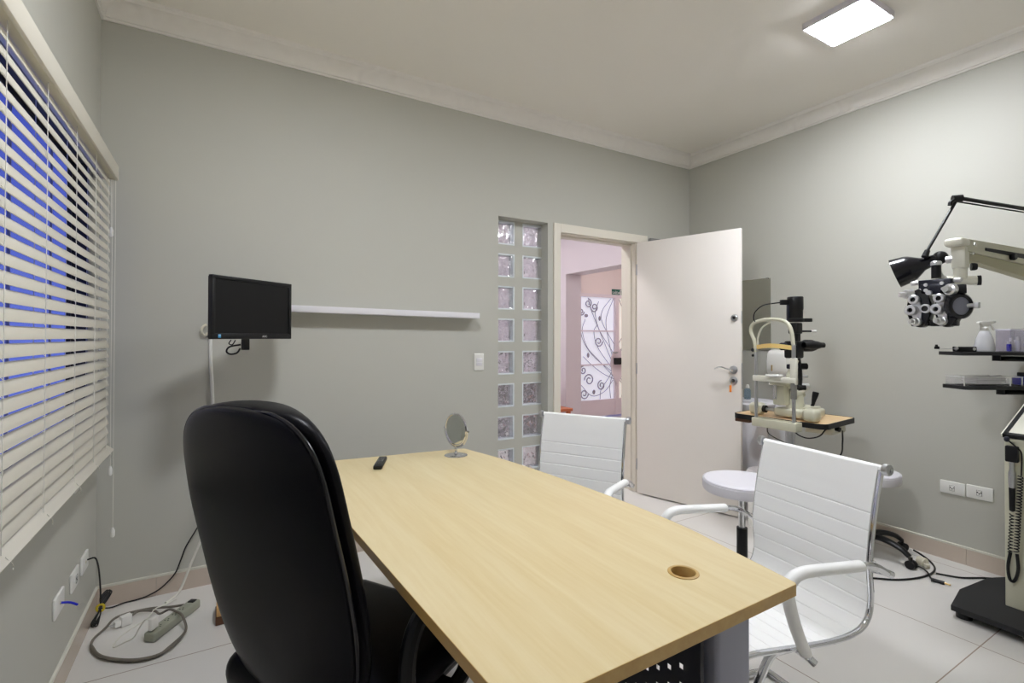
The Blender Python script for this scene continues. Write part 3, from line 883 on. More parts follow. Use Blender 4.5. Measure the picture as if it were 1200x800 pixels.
# make-up mirror
mm = thing('table_mirror', 'round chrome swivel mirror on a stand at the far desk corner', 'mirror', (0.975, 2.165, 0.7505), 0)
MB().lathe([(0, 0.004), (0.012, 0.008), (0.030, 0.006), (0.052, 0.003), (0.055, 0.001), (0.055, 0)], seg=40).build('base', M['chrome'], mm)
MB().lathe([(0.006, 0.003), (0.0085, 0.012), (0.005, 0.018), (0.0075, 0.026), (0.005, 0.034), (0.005, 0.045)], seg=18).build('stem', M['chrome'], mm)
fa = math.radians(-20)     # mirror faces back toward the desk and window
ca, sa = math.cos(fa), math.sin(fa)
R0 = 0.0735; zc0 = 0.122
def mpt(u, w, d=0): return (u * ca + d * sa, u * sa - d * ca, zc0 + w)
mrot = math.radians(-74)
ca, sa = math.cos(mrot), math.sin(mrot)
b = MB().tube([mpt(R0 * 1.12 * math.cos(t), R0 * 1.12 * math.sin(t)) for t in [PI + PI * q / 16 for q in range(17)]], .0036, 8, 1)
b.build('yoke', M['chrome'], mm)
b = MB().tube([mpt(R0 * math.cos(t), R0 * math.sin(t)) for t in [2 * PI * q / 40 for q in range(40)]], .0062, 10, 0, closed=True)
for s in (-1, 1): b.cyl(mpt(s * R0 * .98, 0), mpt(s * R0 * 1.2, 0), .005, seg=12)
b.build('rim', M['chrome'], mm)
b = MB().cyl(mpt(0, 0, .003), mpt(0, 0, -.003), R0 - .003, seg=48); b.build('glass', M['mirror'], mm)

# ------------------------------------------------------------------ black executive chair
phi = math.radians(58)
ec = thing('executive_chair', 'black high-back executive chair with padded seat, pulled up behind the desk', 'office chair', (0.07, 1.24, 0), -phi)
prof = [(.425, .08), (.435, .120), (.455, .155), (.49, .190), (.54, .216), (.60, .233), (.68, .244), (.76, .247), (.84, .246), (.92, .242), (1.0, .235), (1.05, .226), (1.085, .212), (1.112, .192), (1.133, .165), (1.147, .130), (1.154, .085)]
def yb(z):   # rear surface line of the backrest
    return 0.03 - 0.09 * (z - .5) / .67 + 0.018 * math.sin(PI * (z - .5) / .67) + (.040 * ((.95 - z) / .35) ** 1.3 if z < .95 else 0)
def backpad(m, y_front, y_rear, grow, name, rear_bulge=0.0, front_bulge=0.03, n=20, edge_r=0.02):
    b = MB()
    rows = []
    for z, w in prof:
        zz = .82 + (z - .82) * (1 + grow / .35)
        ww = w + grow
        rows.append((zz, ww))
    # ring cross-sections per height
    rings = []
    for zz, ww in rows:
        ring = []
        m1 = 14
        for k in range(m1 + 1):      # front from -w to w
            s = -1 + 2 * k / m1
            y = y_front - abs(s) ** 4 * (y_front - (y_front + y_rear) / 2) * .9 + front_bulge * (1 - s * s) * .5
            ring.append((s * ww, y))
        for k in range(m1 + 1):
            s = 1 - 2 * k / m1
            y = y_rear + abs(s) ** 6 * ((y_front + y_rear) / 2 - y_rear) * .6 - rear_bulge * (1 - s * s)
            ring.append((s * ww, y))
        rings.append([b.bm.verts.new((x, y + yb(zz), zz)) for x, y in ring])
    for a, c in zip(rings[:-1], rings[1:]):
        K = len(a)
        for k in range(K): b.bm.faces.new((a[k], a[(k + 1) % K], c[(k + 1) % K], c[k]))
    for rg, sgn in ((rings[0], -1), (rings[-1], 1)):
        cc = sum((v.co for v in rg), V()) / len(rg)
        cap = [b.bm.verts.new(cc + (v.co - cc) * .5 + V((0, 0, sgn * .007))) for v in rg]
        for k in range(len(rg)): b.bm.faces.new((rg[k], rg[(k + 1) % len(rg)], cap[(k + 1) % len(rg)], cap[k]))
        b.bm.faces.new(cap)
    bmesh.ops.remove_doubles(b.bm, verts=b.bm.verts[:], dist=1e-4)
    o = b.build(name, m, ec, angle=60)
    ss = o.modifiers.new('round', 'SUBSURF'); ss.levels = 1; ss.render_levels = 1
    return o
backpad(M['black_leather'], 0.092, 0.014, 0.008, 'back_cushion', 0.0, .018)
backpad(M['black_leather'], 0.028, 0.0, 0.0, 'back_shell', 0.012, .0)
pp = [(-w * 1.0, yb(z) + .016, z) for z, w in prof] + [(w * 1.0, yb(z) + .016, z) for z, w in reversed(prof)]
MB().tube(pp, .0045, 8, 3, closed=True).build('piping', M['black_gloss'], ec)
# seat
b = MB()
b.box((0, 0.33, .445), (.50, .50, .10), bevel=.045, seg=5)
o = b.build('seat', M['black_leather'], ec, angle=60)
MB().box((0, 0.33, .385), (.44, .44, .03), bevel=.01).build('seat_pan', M['black_plastic'], ec)
# back bracket
MB().tube([(0, .34, .36), (0, .16, .352), (0, .10, .40), (0, .095, .50), (0, .08, .58)], .022, 10, 5, flat=.45).build('back_bracket', M['black_plastic'], ec)
for s in (-1, 1):
    x = s * .268
    b = MB().tube([(x, .23, .40), (x, .20, .50), (x, .215, .60), (x, .28, .652), (x, .40, .657), (x, .475, .62), (x, .49, .52), (x, .46, .42), (x, .42, .385), (x, .30, .375)], .021, 10, 5, closed=True, flat=1.0)
    a = b.build('armrest', M['black_plastic'], ec)
    MB().bb((min(s * .20, x), .29, .375), (max(s * .20, x), .41, .39)).build('armrest_bracket', M['black_plastic'], a, smooth=False)
MB().cyl((0, .33, .10), (0, .33, .375), .027).build('gas_column', M['black_plastic'], ec)
for k in range(5):
    t = 2 * PI * k / 5 + .3
    dx, dy = math.cos(t), math.sin(t)
    lg = MB().tube([(0, .33, .12), (.14 * dx, .33 + .14 * dy, .115), (.30 * dx, .33 + .30 * dy, .075)], .022, 8, 3, flat=.7).build('leg', M['black_plastic'], ec)
    MB().cyl((.30 * dx - .012 * dy, .33 + .30 * dy + .012 * dx, .028), (.30 * dx + .012 * dy, .33 + .30 * dy - .012 * dx, .028), .028, seg=20).build('caster', M['black_plastic'], lg)

# ------------------------------------------------------------------ white visitor chairs
def visitor_chair(loc, rz, label):
    c = thing('visitor_chair', label, 'chair', loc, rz, 'white visitor chairs')
    # local: +y forward, x across, origin on the floor under the top rod
    path = catmull([(0.0, .902), (.012, .86), (.03, .79), (.047, .70), (.057, .63), (.058, .57), (.053, .51), (.06, .455), (.088, .420), (.14, .404), (.22, .402), (.33, .410), (.45, .423), (.54, .431), (.58, .424), (.597, .400)] and [(0, p[0], p[1]) for p in [(0.0, .902), (.012, .86), (.03, .79), (.047, .70), (.057, .63), (.058, .57), (.053, .51), (.06, .455), (.088, .420), (.14, .404), (.22, .402), (.33, .410), (.45, .423), (.54, .431), (.58, .424), (.597, .400)]], 12)
    cum = [0]
    for a, d2 in zip(path[:-1], path[1:]): cum.append(cum[-1] + (d2 - a).length)
    tot = cum[-1]
    seams = [.150 + .0555 * k for k in range(20) if .150 + .0555 * k < tot - .03]
    ends = [0.0] + seams + [tot]
    def bulge(s):
        for a, d2 in zip(ends[:-1], ends[1:]):
            if a <= s <= d2:
                w = d2 - a; q = min(s - a, d2 - s)
                return .0030 * (1 - max(0.0, 1 - q / .006) ** 2.6)
        return 0
    # resample finely
    def at(s):
        for i in range(len(cum) - 1):
            if cum[i] <= s <= cum[i + 1]:
                t = (s - cum[i]) / max(1e-9, cum[i + 1] - cum[i])
                p = path[i].lerp(path[i + 1], t); tg = (path[i + 1] - path[i]).normalized()
                return p, tg
        return path[-1], (path[-1] - path[-2]).normalized()
    ss = set()
    for a in ends:
        for dlt in (-.009, -.006, -.0035, -.0015, 0, .0015, .0035, .006, .009): ss.add(round(min(tot, max(0, a + dlt)), 5))
    k = 0
    while k * .011 < tot: ss.add(round(k * .011, 5)); k += 1
    ss = sorted(ss)
    HW2 = .219; NX = 10
    b = MB()
    front, back = [], []
    for s in ss:
        p, tg = at(s)
        nrm = V((0, -tg.z, tg.y)) # toward sitter
        if nrm.y < 0 and s < tot * .4: nrm = -nrm
        if s >= tot * .4 and nrm.z < 0: nrm = -nrm
        rowf, rowb = [], []
        for j in range(NX + 1):
            u = -1 + 2 * j / NX
            e = 1 - max(0, abs(u) - .94) / .06
            h = .002 + bulge(s) * (.4 + .6 * e)
            sag = -.008 * (1 - u * u) * min(1, s / .1) * min(1, (tot - s) / .1)
            rowf.append(b.bm.verts.new(V((u * HW2, p.y, p.z)) + nrm * (h + sag)))
            rowb.append(b.bm.verts.new(V((u * HW2, p.y, p.z)) - nrm * (.003 + bulge(s) * .6 - sag)))
        front.append(rowf); back.append(rowb)
    n = len(ss)
    for i in range(n - 1):
        for j in range(NX):
            b.bm.faces.new((front[i][j], front[i][j + 1], front[i + 1][j + 1], front[i + 1][j]))
            b.bm.faces.new((back[i][j], back[i + 1][j], back[i + 1][j + 1], back[i][j + 1]))
        b.bm.faces.new((front[i][0], front[i + 1][0], back[i + 1][0], back[i][0]))
        b.bm.faces.new((front[i][NX], back[i][NX], back[i + 1][NX], front[i + 1][NX]))
    for i in (0, n - 1):
        for j in range(NX): b.bm.faces.new((front[i][j], front[i][j + 1], back[i][j + 1], back[i][j]))
    b.tube([(-HW2 - .006, -.0095, .893), (HW2 + .006, -.0095, .893)], .0130, 16, 0)
    b.tube([(-HW2, .592, .405), (HW2, .592, .405)], .0115, 14, 0)
    b.build('sling', M['white_leather'], c, angle=70)
    rail = [(p.y, p.z) for p in path]
    for s in (-1, 1):
        x = s * .2215
        r = MB().tube([(x, y - .0075, z - .006) for y, z in rail[::3]] + [(x, .586, .394)], .0088, 10, 1, flat=1.15).build('side_rail', M['chrome'], c)
        MB().lathe([(0, -.010), (.016, -.010), (.0185, -.007), (.0185, .006), (.0155, .010), (.007, .010), (.006, .007), (0, .007)], (s * .240, -.006, .895), (s, 0, 0), 24).build('end_cap', M['steel'], r)
        xa = s * .268
        ar = MB().tube([(x, .050, .588), (xa - s * .008, .035, .590), (xa, .050, .598), (xa, .085, .617), (xa, .13, .630), (xa, .20, .637)], .0105, 10, 4)
        ar.cyl((xa - s * .012, .028, .587), (xa - s * .002, .012, .580), .011, seg=14)
        arm = ar.build('armrest', M['chrome'], c)
        ar = MB().tube([(xa, .385, .430), (xa - s * .006, .365, .408), (xa - s * .025, .352, .396), (x - s * .03, .345, .392)], .0105, 10, 4)
        ar.cyl((xa - s * .012, .362, .404), (xa + s * .006, .352, .390), .011, seg=14)
        ar.build('arm_bracket', M['chrome'], arm)
        MB().tube([(xa, .158, .633), (xa, .24, .640), (xa, .33, .648), (xa, .395, .651), (xa, .432, .640), (xa, .449, .610), (xa, .440, .560), (xa, .415, .490), (xa, .383, .424)], .0185, 14, 6, flat=.85).build('arm_pad', M['white_leather'], arm)
        xl = s * .19
        b = MB().tube([(xl, .285, .383), (xl, .39, .388), (xl, .425, .382), (xl, .452, .350), (xl, .50, .265), (xl, .575, .10), (xl, .597, .045), (xl, .590, .018), (xl, .555, .0125), (xl, .30, .0125), (xl, .09, .0125)], .0125, 12, 5)
        b.build('leg', M['chrome'], c)
    MB().tube([(-.19, .09, .0125), (-.178, .045, .0125), (-.14, .032, .0125), (.14, .032, .0125), (.178, .045, .0125), (.19, .09, .0125)], .0125, 12, 4).build('rear_crossbar', M['chrome'], c)
    b = MB().tube([(-.19, .33, .386), (.19, .33, .386)], .011, 10, 0).tube([(-.22, .36, .400), (.22, .36, .400)], .008, 10, 0).tube([(-.225, .03, .60), (.225, .03, .60)], .009, 10, 0)
    b.build('seat_crossbar', M['chrome'], c)
    return c
def chair_pose(a, bpt):      # a: far end of the top rod, bpt: near end
    a, bpt = V((*a, 0)), V((*bpt, 0))
    mid = (a + bpt) / 2
    v = (bpt - a).normalized()
    # facing -x side: forward f, right hand = rot(-90) ; near end is at the sitter's left
    f = V((v.y, -v.x, 0))
    if f.x > 0: f = -f
    return mid, math.atan2(-f.x, f.y)
m1, r1 = chair_pose((1.892, 1.208), (1.811, 0.756))
visitor_chair((m1.x, m1.y, 0), r1, 'white ribbed visitor chair with chrome arms at the desk corner, in front of the stool')
m2, r2 = chair_pose((1.524, 2.236), (1.756, 1.846))
visitor_chair((m2.x, m2.y, 0), r2, 'white ribbed visitor chair at the bowed desk side, standing before the doorway')

# ------------------------------------------------------------------ stools
def stool(x, y, zt, r, a0, label):
    t = thing('stool', label, 'stool', (x, y, 0), 0, 'round white stools')
    MB().lathe([(0, zt - .004), (r * .6, zt), (r - .03, zt - .001), (r - .010, zt - .006), (r, zt - .018), (r, zt - .05), (r - .006, zt - .062), (r - .03, zt - .066), (0, zt - .066)], seg=56).build('seat', M['stool_white'], t)
    MB().tube([(r * math.cos(2 * PI * k / 40) * .985, r * math.sin(2 * PI * k / 40) * .985, zt - .010) for k in range(40)], .0022, 6, 0, closed=True).build('piping', M['stool_white'], t)
    MB().cyl((0, 0, .30), (0, 0, zt - .066), .0165).build('column', M['chrome'], t)
    MB().cyl((0, 0, .09), (0, 0, .34), .026).build('column_sleeve', M['black_plastic'], t)
    for k in range(5):
        ang = a0 + 2 * PI * k / 5
        dx, dy = math.cos(ang), math.sin(ang)
        lg = MB().tube([(0, 0, .105), (.10 * dx, .10 * dy, .115), (.19 * dx, .19 * dy, .095), (.236 * dx, .236 * dy, .065)], .024, 10, 4, flat=.7, rr=lambda q: 1.1 - .35 * q).build('leg', M['black_plastic'], t)
        px, py = .245 * dx, .245 * dy
        b = MB()
        for s in (-1, 1): b.cyl((px - s * .004 * dy, py + s * .004 * dx, .024), (px - s * .020 * dy, py + s * .020 * dx, .024), .024, seg=18)
        b.cyl((px, py, .03), (px, py, .065), .007, seg=10)
        b.build('caster', M['black_plastic'], lg)
    return t
stool(2.315, 1.592, .59, .19, .2, 'round white stool between the open door and the near white chair')
a1 = math.atan2(1.27 - 1.51, 3.40 - 3.43)
stool(3.425, 1.52, .505, .178, a1, 'round white stool with black star base against the wall, behind the near white chair')

# ------------------------------------------------------------------ washbasin corner behind the door
wm = thing('wall_mirror', 'rectangular frameless mirror on the wall behind the open door', 'mirror', (XR, 2.65, 1.21))
MB().bb((-0.006, -0.34, 0), (-0.001, 0.34, 0.571)).build('glass', M['mirror'], wm, smooth=False)
b = MB()
for yy in (-.315,):
    for zz in (.565,): b.cyl((-.001, yy, zz + .004), (-.012, yy, zz + .004), .008, seg=14)
b.build('clip', M['chrome'], wm)
td = thing('towel_dispenser', 'white paper towel dispenser on the wall beside the mirror', 'dispenser', (XR, 2.207, 1.025))
b = MB(); pr = [(0, 0), (-.085, 0), (-.105, .03), (-.11, .11), (-.10, .165), (-.07, .192), (0, .197)]
vs0 = [b.bm.verts.new((p[0] - .001, -.08, p[1])) for p in pr]; vs1 = [b.bm.verts.new((p[0] - .001, .08, p[1])) for p in pr]
b.bm.faces.new(vs0); b.bm.faces.new(vs1)
for k in range(len(pr)): b.bm.faces.new((vs0[k], vs0[(k + 1) % len(pr)], vs1[(k + 1) % len(pr)], vs1[k]))
b.build('cover', M['white_plastic'], td, bevel=.012, bseg=4)
MB().box((-.113, .03, .055), (.004, .008, .045)).build('level_window', M['gold'], td, smooth=False)
MB().box((-.06, .02, -.035), (.006, .125, .085), Matrix.Rotation(.15, 3, 'Y')).build('paper', M['paper'], td, smooth=False)
wb = thing('washbasin', 'white washbasin on a white cabinet behind the open door', 'washbasin', (3.52, 2.36, 0))
b = MB()
b.bb((-.13, -.235, .0), (.205, .25, .735), bevel=.004)
b.build('cabinet', M['white_gloss'], wb)
b = MB().lathe([(0, .758), (.10, .758), (.165, .785), (.188, .825), (.20, .828), (.205, .818), (.19, .775), (.14, .736), (0, .736)], seg=40, sx=.98)
b.box((0.11, 0, .80), (.19, .44, .045), bevel=.012)
b.build('basin', M['white_gloss'], wb)
MB().cyl((.10, -.16, .82), (.10, -.16, .855), .02).cyl((.10, -.16, .855), (.10, -.16, .875), .026, .018).build('tap', M['chrome'], wb)
sb = thing('soap_bottle', 'clear soap bottle with a white top standing on the washbasin', 'bottle', (3.53, 2.385, .829))
sb.location = (3.622, 2.44, .823)
MB().lathe([(0, 0), (.022, 0), (.024, .006), (.024, .07), (.014, .085), (.010, .088)], seg=20).build('body', mat('blue_clear_plastic', rgb(170, 190, 205), .1, trans=.7, ior=1.2), sb)
MB().cyl((0, 0, .086), (0, 0, .102), .014, seg=18).sphere((0, 0, .108), .012, (1, 1, .7), 14).build('cap', M['white_plastic'], sb)
s2 = thing('bottle', 'slim dark blue bottle on the washbasin, half hidden by the door edge', 'bottle', (3.612, 2.517, .823))
MB().lathe([(0, 0), (.018, 0), (.02, .004), (.02, .075), (.011, .09), (.010, .093)], seg=18).build('body', mat('blue_grey_plastic', rgb(90, 112, 140), .3), s2)
MB().cyl((0, 0, .092), (0, 0, .112), .012, seg=16).build('cap', M['black_plastic'], s2)
wbin = thing('waste_bin', 'low white bin with a rounded lid on the floor before the washbasin', 'bin', (3.262, 2.085, 0))
MB().lathe([(0, 0.005), (.085, .005), (.09, .0), (.096, .30), (.097, .335)], seg=36).build('body', M['white_plastic'], wbin)
MB().lathe([(.100, .335), (.103, .345), (.103, .372), (.092, .392), (.05, .402), (0, .404)], seg=36).build('lid', M['white_gloss'], wbin)

# ------------------------------------------------------------------ slit lamp table
tb = thing('instrument_table', 'small maple-topped table with black edge carrying the slit lamp', 'table', (3.279, 1.873, 0), 0.105)
def rrect(x0, y0, x1, y1, r, n=6):
    out = []
    for cx_, cy_, a in ((x1 - r, y1 - r, 0), (x0 + r, y1 - r, PI / 2), (x0 + r, y0 + r, PI), (x1 - r, y0 + r, 1.5 * PI)):
        for k in range(n + 1): out.append((cx_ + r * math.cos(a + PI / 2 * k / n), cy_ + r * math.sin(a + PI / 2 * k / n)))
    return out
MB().prism(rrect(-.248, -.282, .205, .282, .04), .778, .800).build('tabletop', M['table_wood'], tb, angle=30)
MB().prism(rrect(-.254, -.288, .211, .288, .046), .770, .8015, [rrect(-.247, -.281, .204, .281, .04)]).build('edge_band', M['black_plastic'], tb, angle=30)
MB().cyl((-.02, .02, .04), (-.02, .02, .765), .026).build('column', M['steel'], tb)
MB().cyl((-.02, .02, .74), (-.02, .02, .772), .035).build('column_collar', M['black_plastic'], tb)
b = MB().bb((-.20, -.03, 0.0), (.10, .075, .04), bevel=.01); b.build('base', M['beige'], tb)
b = MB().bb((-.035, -.236, .706), (.175, -.08, .769), bevel=.003)
pu = b.build('power_unit', M['beige'], tb)
MB().cyl((.02, -.236, .744), (.015, -.262, .741), .015).build('fuse_knob', M['black_plastic'], pu)
for k, mm_ in enumerate((M['red'], M['dark_slot'], M['red'])): MB().cyl((-.0355, -.205 + .03 * k, .742), (-.044, -.205 + .03 * k, .742), .007, seg=12).build('plug_socket', mm_, pu)
MB().bb((-.23, .18, .745), (-.12, .282, .769), bevel=.004).build('drawer_pull', M['brown_dark'], tb)

# slit lamp
SL = thing('slit_lamp', 'slit lamp microscope with chin rest frame and yellow forehead strap', 'slit lamp', (0, 0, 0))
YL, YRt, XF = 1.93, 1.69, 2.985
XF = 2.955
b = MB().bb((XF - .018, YRt - .022, .750), (XF + .050, YL + .022, .803), bevel=.004)
b.build('table_bracket', M['beige'], SL)
for y in (YL, YRt):
    MB().cyl((XF, y, .80), (XF, y, 1.24 if y == YL else 1.02), .0105).build('upright', M['steel'], SL)
MB().cyl((XF, YRt, .945), (XF, YRt, 1.04), .017).build('sleeve', mat('sleeve_grey', rgb(120, 118, 112), .5), SL)
MB().bb((XF - .012, YRt - .02, 1.03), (XF + .012, YRt + .018, 1.19), bevel=.005).build('upright_plate', M['ivory'], SL)
MB().cyl((XF, YRt, 1.18), (XF, YRt, 1.27), .011).build('upright', M['steel'], SL)
MB().tube([(XF, YL, 1.22), (XF, YL + .012, 1.29), (XF, YL + .035, 1.35), (XF, YL + .022, 1.395), (XF, YL - .03, 1.418), (XF, YL - .10, 1.424), (XF, YRt + .06, 1.412), (XF, YRt + .018, 1.365), (XF, YRt, 1.26)], .0115, 10, 6).build('head_arch', M['beige'], SL)
MB().tube([(XF + .015, YL - .01, 1.24), (XF + .012, YL - .004, 1.30), (XF + .012, YL - .03, 1.37), (XF + .01, YL - .09, 1.41)], .006, 8, 5).build('inner_arch', M['ivory'], SL)
b = MB(); 
prof_s = [(XF - .004 - .03 * math.sin(PI * k / 12), YL - .005 - (YL - YRt - .01) * k / 12) for k in range(13)]
for k in range(12):
    (xa, ya), (xb, yb_) = prof_s[k], prof_s[k + 1]
    zz = 1.236 + .012 * math.sin(PI * k / 12); zz2 = 1.236 + .012 * math.sin(PI * (k + 1) / 12)
    q = [b.bm.verts.new(p) for p in ((xa, ya, zz), (xb, yb_, zz2), (xb, yb_, zz2 + .027), (xa, ya, zz + .027), (xa + .006, ya, zz), (xb + .006, yb_, zz2), (xb + .006, yb_, zz2 + .027), (xa + .006, ya, zz + .027))]
    for f in ((0, 1, 2, 3), (4, 5, 6, 7), (0, 1, 5, 4), (3, 2, 6, 7)): b.bm.faces.new([q[i] for i in f])
b.build('forehead_strap', M['strap'], SL, angle=60)
for s in (0, 1): MB().sphere((XF - .006, YL + .018, 1.232 - .035 * s), .012 - .003 * s, seg=12).build('adjusting_knob', M['black_plastic'], SL)
MB().bb((XF - .014, YRt - .02, 1.036), (XF + .014, YL + .018, 1.072), bevel=.006).build('chin_bar', M['ivory'], SL)
MB().box((XF - .018, 1.80, 1.078), (.06, .085, .016), bevel=.007, seg=3).build('chin_rest', M['white_plastic'], SL)
# sliding base
MB().box((3.20, 1.795, .838), (.24, .20, .052), bevel=.014, seg=3).build('base', M['beige'], SL)
MB().box((3.22, 1.775, .868), (.15, .13, .02), bevel=.008).build('base_cover', M['beige'], SL)
for y in (2.015, 1.665):
    b = MB().box((3.10, y, .8415), (.085, .088, .077), bevel=.026, seg=4)
    b.build('rail_cover', M['beige'], SL)
MB().cyl((3.10, 1.69, .842), (3.10, 1.99, .842), .010, seg=16).build('axle', M['steel'], SL)
MB().cyl((3.10, 1.955, .842), (3.10, 1.98, .842), .024, seg=20).build('rail_wheel', M['black_plastic'], SL)
j = MB().cyl((3.245, 1.742, .872), (3.255, 1.735, .90), .010).build('joystick', M['black_plastic'], SL)
MB().lathe([(0, 0), (.010, 0), (.018, .055), (.019, .072), (.016, .076), (0, .076)], (3.252, 1.738, .893), (.22, -.14, 1), 20).build('joystick_grip', M['black_plastic'], j)
# column + arms
MB().cyl((3.155, 1.795, .865), (3.155, 1.795, .945), .052, .045).box((3.16, 1.80, .955), (.10, .085, .045), bevel=.012).build('column', M['beige'], SL)
MB().box((3.08, 1.842, .95), (.06, .075, .13), bevel=.008).build('lamp_arm_base', M['beige'], SL)
b = MB().cyl((3.055, 1.865, .92), (3.055, 1.865, 1.03), .012).cyl((3.09, 1.83, .93), (3.09, 1.83, 1.04), .014); b.build('guide_rod', M['chrome'], SL)
MB().box((3.075, 1.84, 1.035), (.09, .11, .05), bevel=.012).build('arm_block', M['beige'], SL)
MB().tube([(3.12, 1.81, .965), (3.165, 1.785, .965), (3.20, 1.765, .99)], .024, 10, 4, flat=.8).build('lower_arm', M['ivory'], SL)
MB().tube([(3.115, 1.815, .985), (3.118, 1.815, 1.05), (3.135, 1.80, 1.12), (3.15, 1.79, 1.17)], .020, 10, 4).build('microscope_arm', M['beige'], SL)
MB().tube([(3.165, 1.78, .98), (3.172, 1.775, 1.05), (3.168, 1.78, 1.15), (3.16, 1.79, 1.21)], .015, 10, 4).build('focus_column', M['black_plastic'], SL)
for (x, y, z, r, k) in ((3.19, 1.765, 1.13, .020, 'black_plastic'), (3.20, 1.76, 1.005, .017, 'silver'), (3.195, 1.765, 1.065, .011, 'silver'), (3.178, 1.772, .995, .022, 'black_plastic')):
    MB().cyl((x - .02, y + .012, z), (x + .018, y - .012, z), r, seg=20).build('knob', M[k], SL)
MB().box((3.14, 1.80, 1.128), (.07, .05, .03), bevel=.006).build('arm_clamp', M['navy_metal'], SL)
b = MB().box((3.145, 1.797, 1.235), (.085, .085, .11), bevel=.012)
b.build('microscope_body', M['black_plastic'], SL)
ax = V((.93, -.36, 0.0))
p0 = V((3.165, 1.785, 1.26))
b = MB().lathe([(.026, 0), (.030, .03), (.038, .05), (.038, .10), (.030, .125), (.020, .128), (.019, .15), (.012, .155), (0, .155)], p0, ax, 24)
b.lathe([(.020, 0), (.026, .05), (.026, .09), (.018, .12), (.017, .14), (0, .14)], p0 + V((-.02, -.05, .004)), ax, 20)
b.build('eyepiece', M['black_plastic'], SL)
MB().lathe([(0, 0), (.024, 0), (.024, .03), (.02, .035), (0, .035)], (3.10, 1.825, 1.255), (-.93, .36, 0), 22).build('objective', M['navy_metal'], SL)
b = MB().box((3.13, 1.803, 1.195), (.04, .05, .02), Matrix.Rotation(.5, 3, 'Y'), bevel=.004); b.build('deflecting_mirror', M['silver'], SL)
b = MB().cyl((3.153, 1.792, 1.285), (3.153, 1.792, 1.345), .020).cyl((3.165, 1.78, 1.29), (3.165, 1.78, 1.36), .012)
b.build('illumination_stem', M['black_plastic'], SL)
MB().box((3.153, 1.792, 1.37), (.065, .06, .07), bevel=.008).build('slit_housing', M['black_plastic'], SL)
MB().cyl((3.17, 1.775, 1.352), (3.25, 1.73, 1.352), .006, seg=12).build('slit_lever', M['black_plastic'], SL)
MB().cyl((3.235, 1.738, 1.352), (3.262, 1.723, 1.352), .008, seg=12).build('lever_tip', M['white_plastic'], SL)
b = MB().lathe([(0, 0), (.047, 0), (.049, .01), (.049, .02), (.043, .024), (.043, .075), (.046, .08), (.046, .155), (.043, .160), (0, .160)], (3.153, 1.792, 1.41), seg=32)
b.build('lamp_housing', M['black_plastic'], SL)
MB().box((3.195, 1.765, 1.422), (.09, .05, .022), Matrix.Rotation(-.5, 3, 'Z'), bevel=.004).build('filter_tray', M['black_plastic'], SL)
MB().box((3.118, 1.815, 1.47), (.018, .022, .10), Matrix.Rotation(-.5, 3, 'Z'), bevel=.003).build('side_cover', M['navy_metal'], SL)
MB().box((3.095, 1.828, 1.535), (.05, .026, .032), Matrix.Rotation(-.5, 3, 'Z'), bevel=.004).build('lamp_connector', M['black_plastic'], SL)
MB().tube([(3.085, 1.832, 1.535), (3.03, 1.86, 1.528), (2.975, 1.895, 1.515), (2.94, 1.925, 1.475), (2.938, 1.935, 1.43), (2.955, 1.925, 1.40)], .0035, 8, 6).build('lamp_cable', M['black_plastic'], SL)
# cables under the table
tag(MB().tube([(3.03, 1.90, .762), (3.035, 1.90, .70), (3.08, 1.84, .655), (3.13, 1.79, .63), (3.17, 1.77, .60)], .003, 6).tube([(3.236, 1.655, .742), (3.21, 1.68, .70), (3.19, 1.74, .68), (3.165, 1.79, .70), (3.185, 1.825, .735)], .0045, 6).build('cable', M['black_plastic']),
    'black cables hanging in loops under the slit lamp table', 'cable')
tag(MB().tube([(3.322, 1.600, .738), (3.318, 1.598, .66), (3.285, 1.598, .585), (3.20, 1.67, .48), (3.17, 1.69, .3), (3.15, 1.70, .1), (3.12, 1.70, .008), (3.02, 1.66, .006)], .0045, 6).build('mains_cable', M['black_plastic']),
    'black power cord dropping straight from the beige box under the slit lamp table', 'cord')

# ------------------------------------------------------------------ refraction stand
RS = thing('refraction_stand', 'beige equipment stand with black base, two side trays and overhead arm', 'equipment stand', (0, 0, 0))
b = MB().prism([(2.965, .962), (3.19, 1.0), (3.47, .972), (3.62, .90), (3.62, .15), (2.955, .15)], .035, .06)
b.build('base', M['black_matte'], RS, smooth=False, bevel=.003)
for p in ((3.02, .93), (3.02, .25), (3.5, .9), (3.5, .25)):
    MB().cyl((p[0], p[1], 0), (p[0], p[1], .036), .03).build('foot', M['black_plastic'], RS)
b = MB()
sd = [(3.18, .06), (3.58, .06), (3.58, .985), (3.18, .842)]
q0 = [b.bm.verts.new((x, .83, z)) for x, z in sd]; q1 = [b.bm.verts.new((x, .42, z)) for x, z in sd]
b.bm.faces.new(q0); b.bm.faces.new(q1)
for k in range(4): b.bm.faces.new((q0[k], q0[(k + 1) % 4], q1[(k + 1) % 4], q1[k]))
b.build('column', M['beige'], RS, smooth=False, bevel=.004)
sl = math.atan2(.143, .40)
b = MB()
LWT = .43
for (x0, x1, y0, y1) in ((0, LWT, -.01, .012), (0, LWT, .408, .424), (0, .018, 0, .42), (LWT - .022, LWT, 0, .43)):
    b.bb((x0 - .004, y0, 0), (x1, y1, .018))
cf = b.xform(Matrix.Translation((3.18, .41, .846)) @ Matrix.Rotation(-sl, 4, 'Y')).build('console_frame', M['black_matte'], RS, smooth=False)
b = MB().bb((.0, .0, .004), (LWT - .02, .43, .016)); b.xform(Matrix.Translation((3.18, .41, .846)) @ Matrix.Rotation(-sl, 4, 'Y'))
b.build('console_panel', M['ivory'], RS, smooth=False)
PXP, PYP = 3.64, .775
MB().cyl((PXP, PYP, .06), (PXP, PYP, 1.90), .03).build('pole', M['beige'], RS)
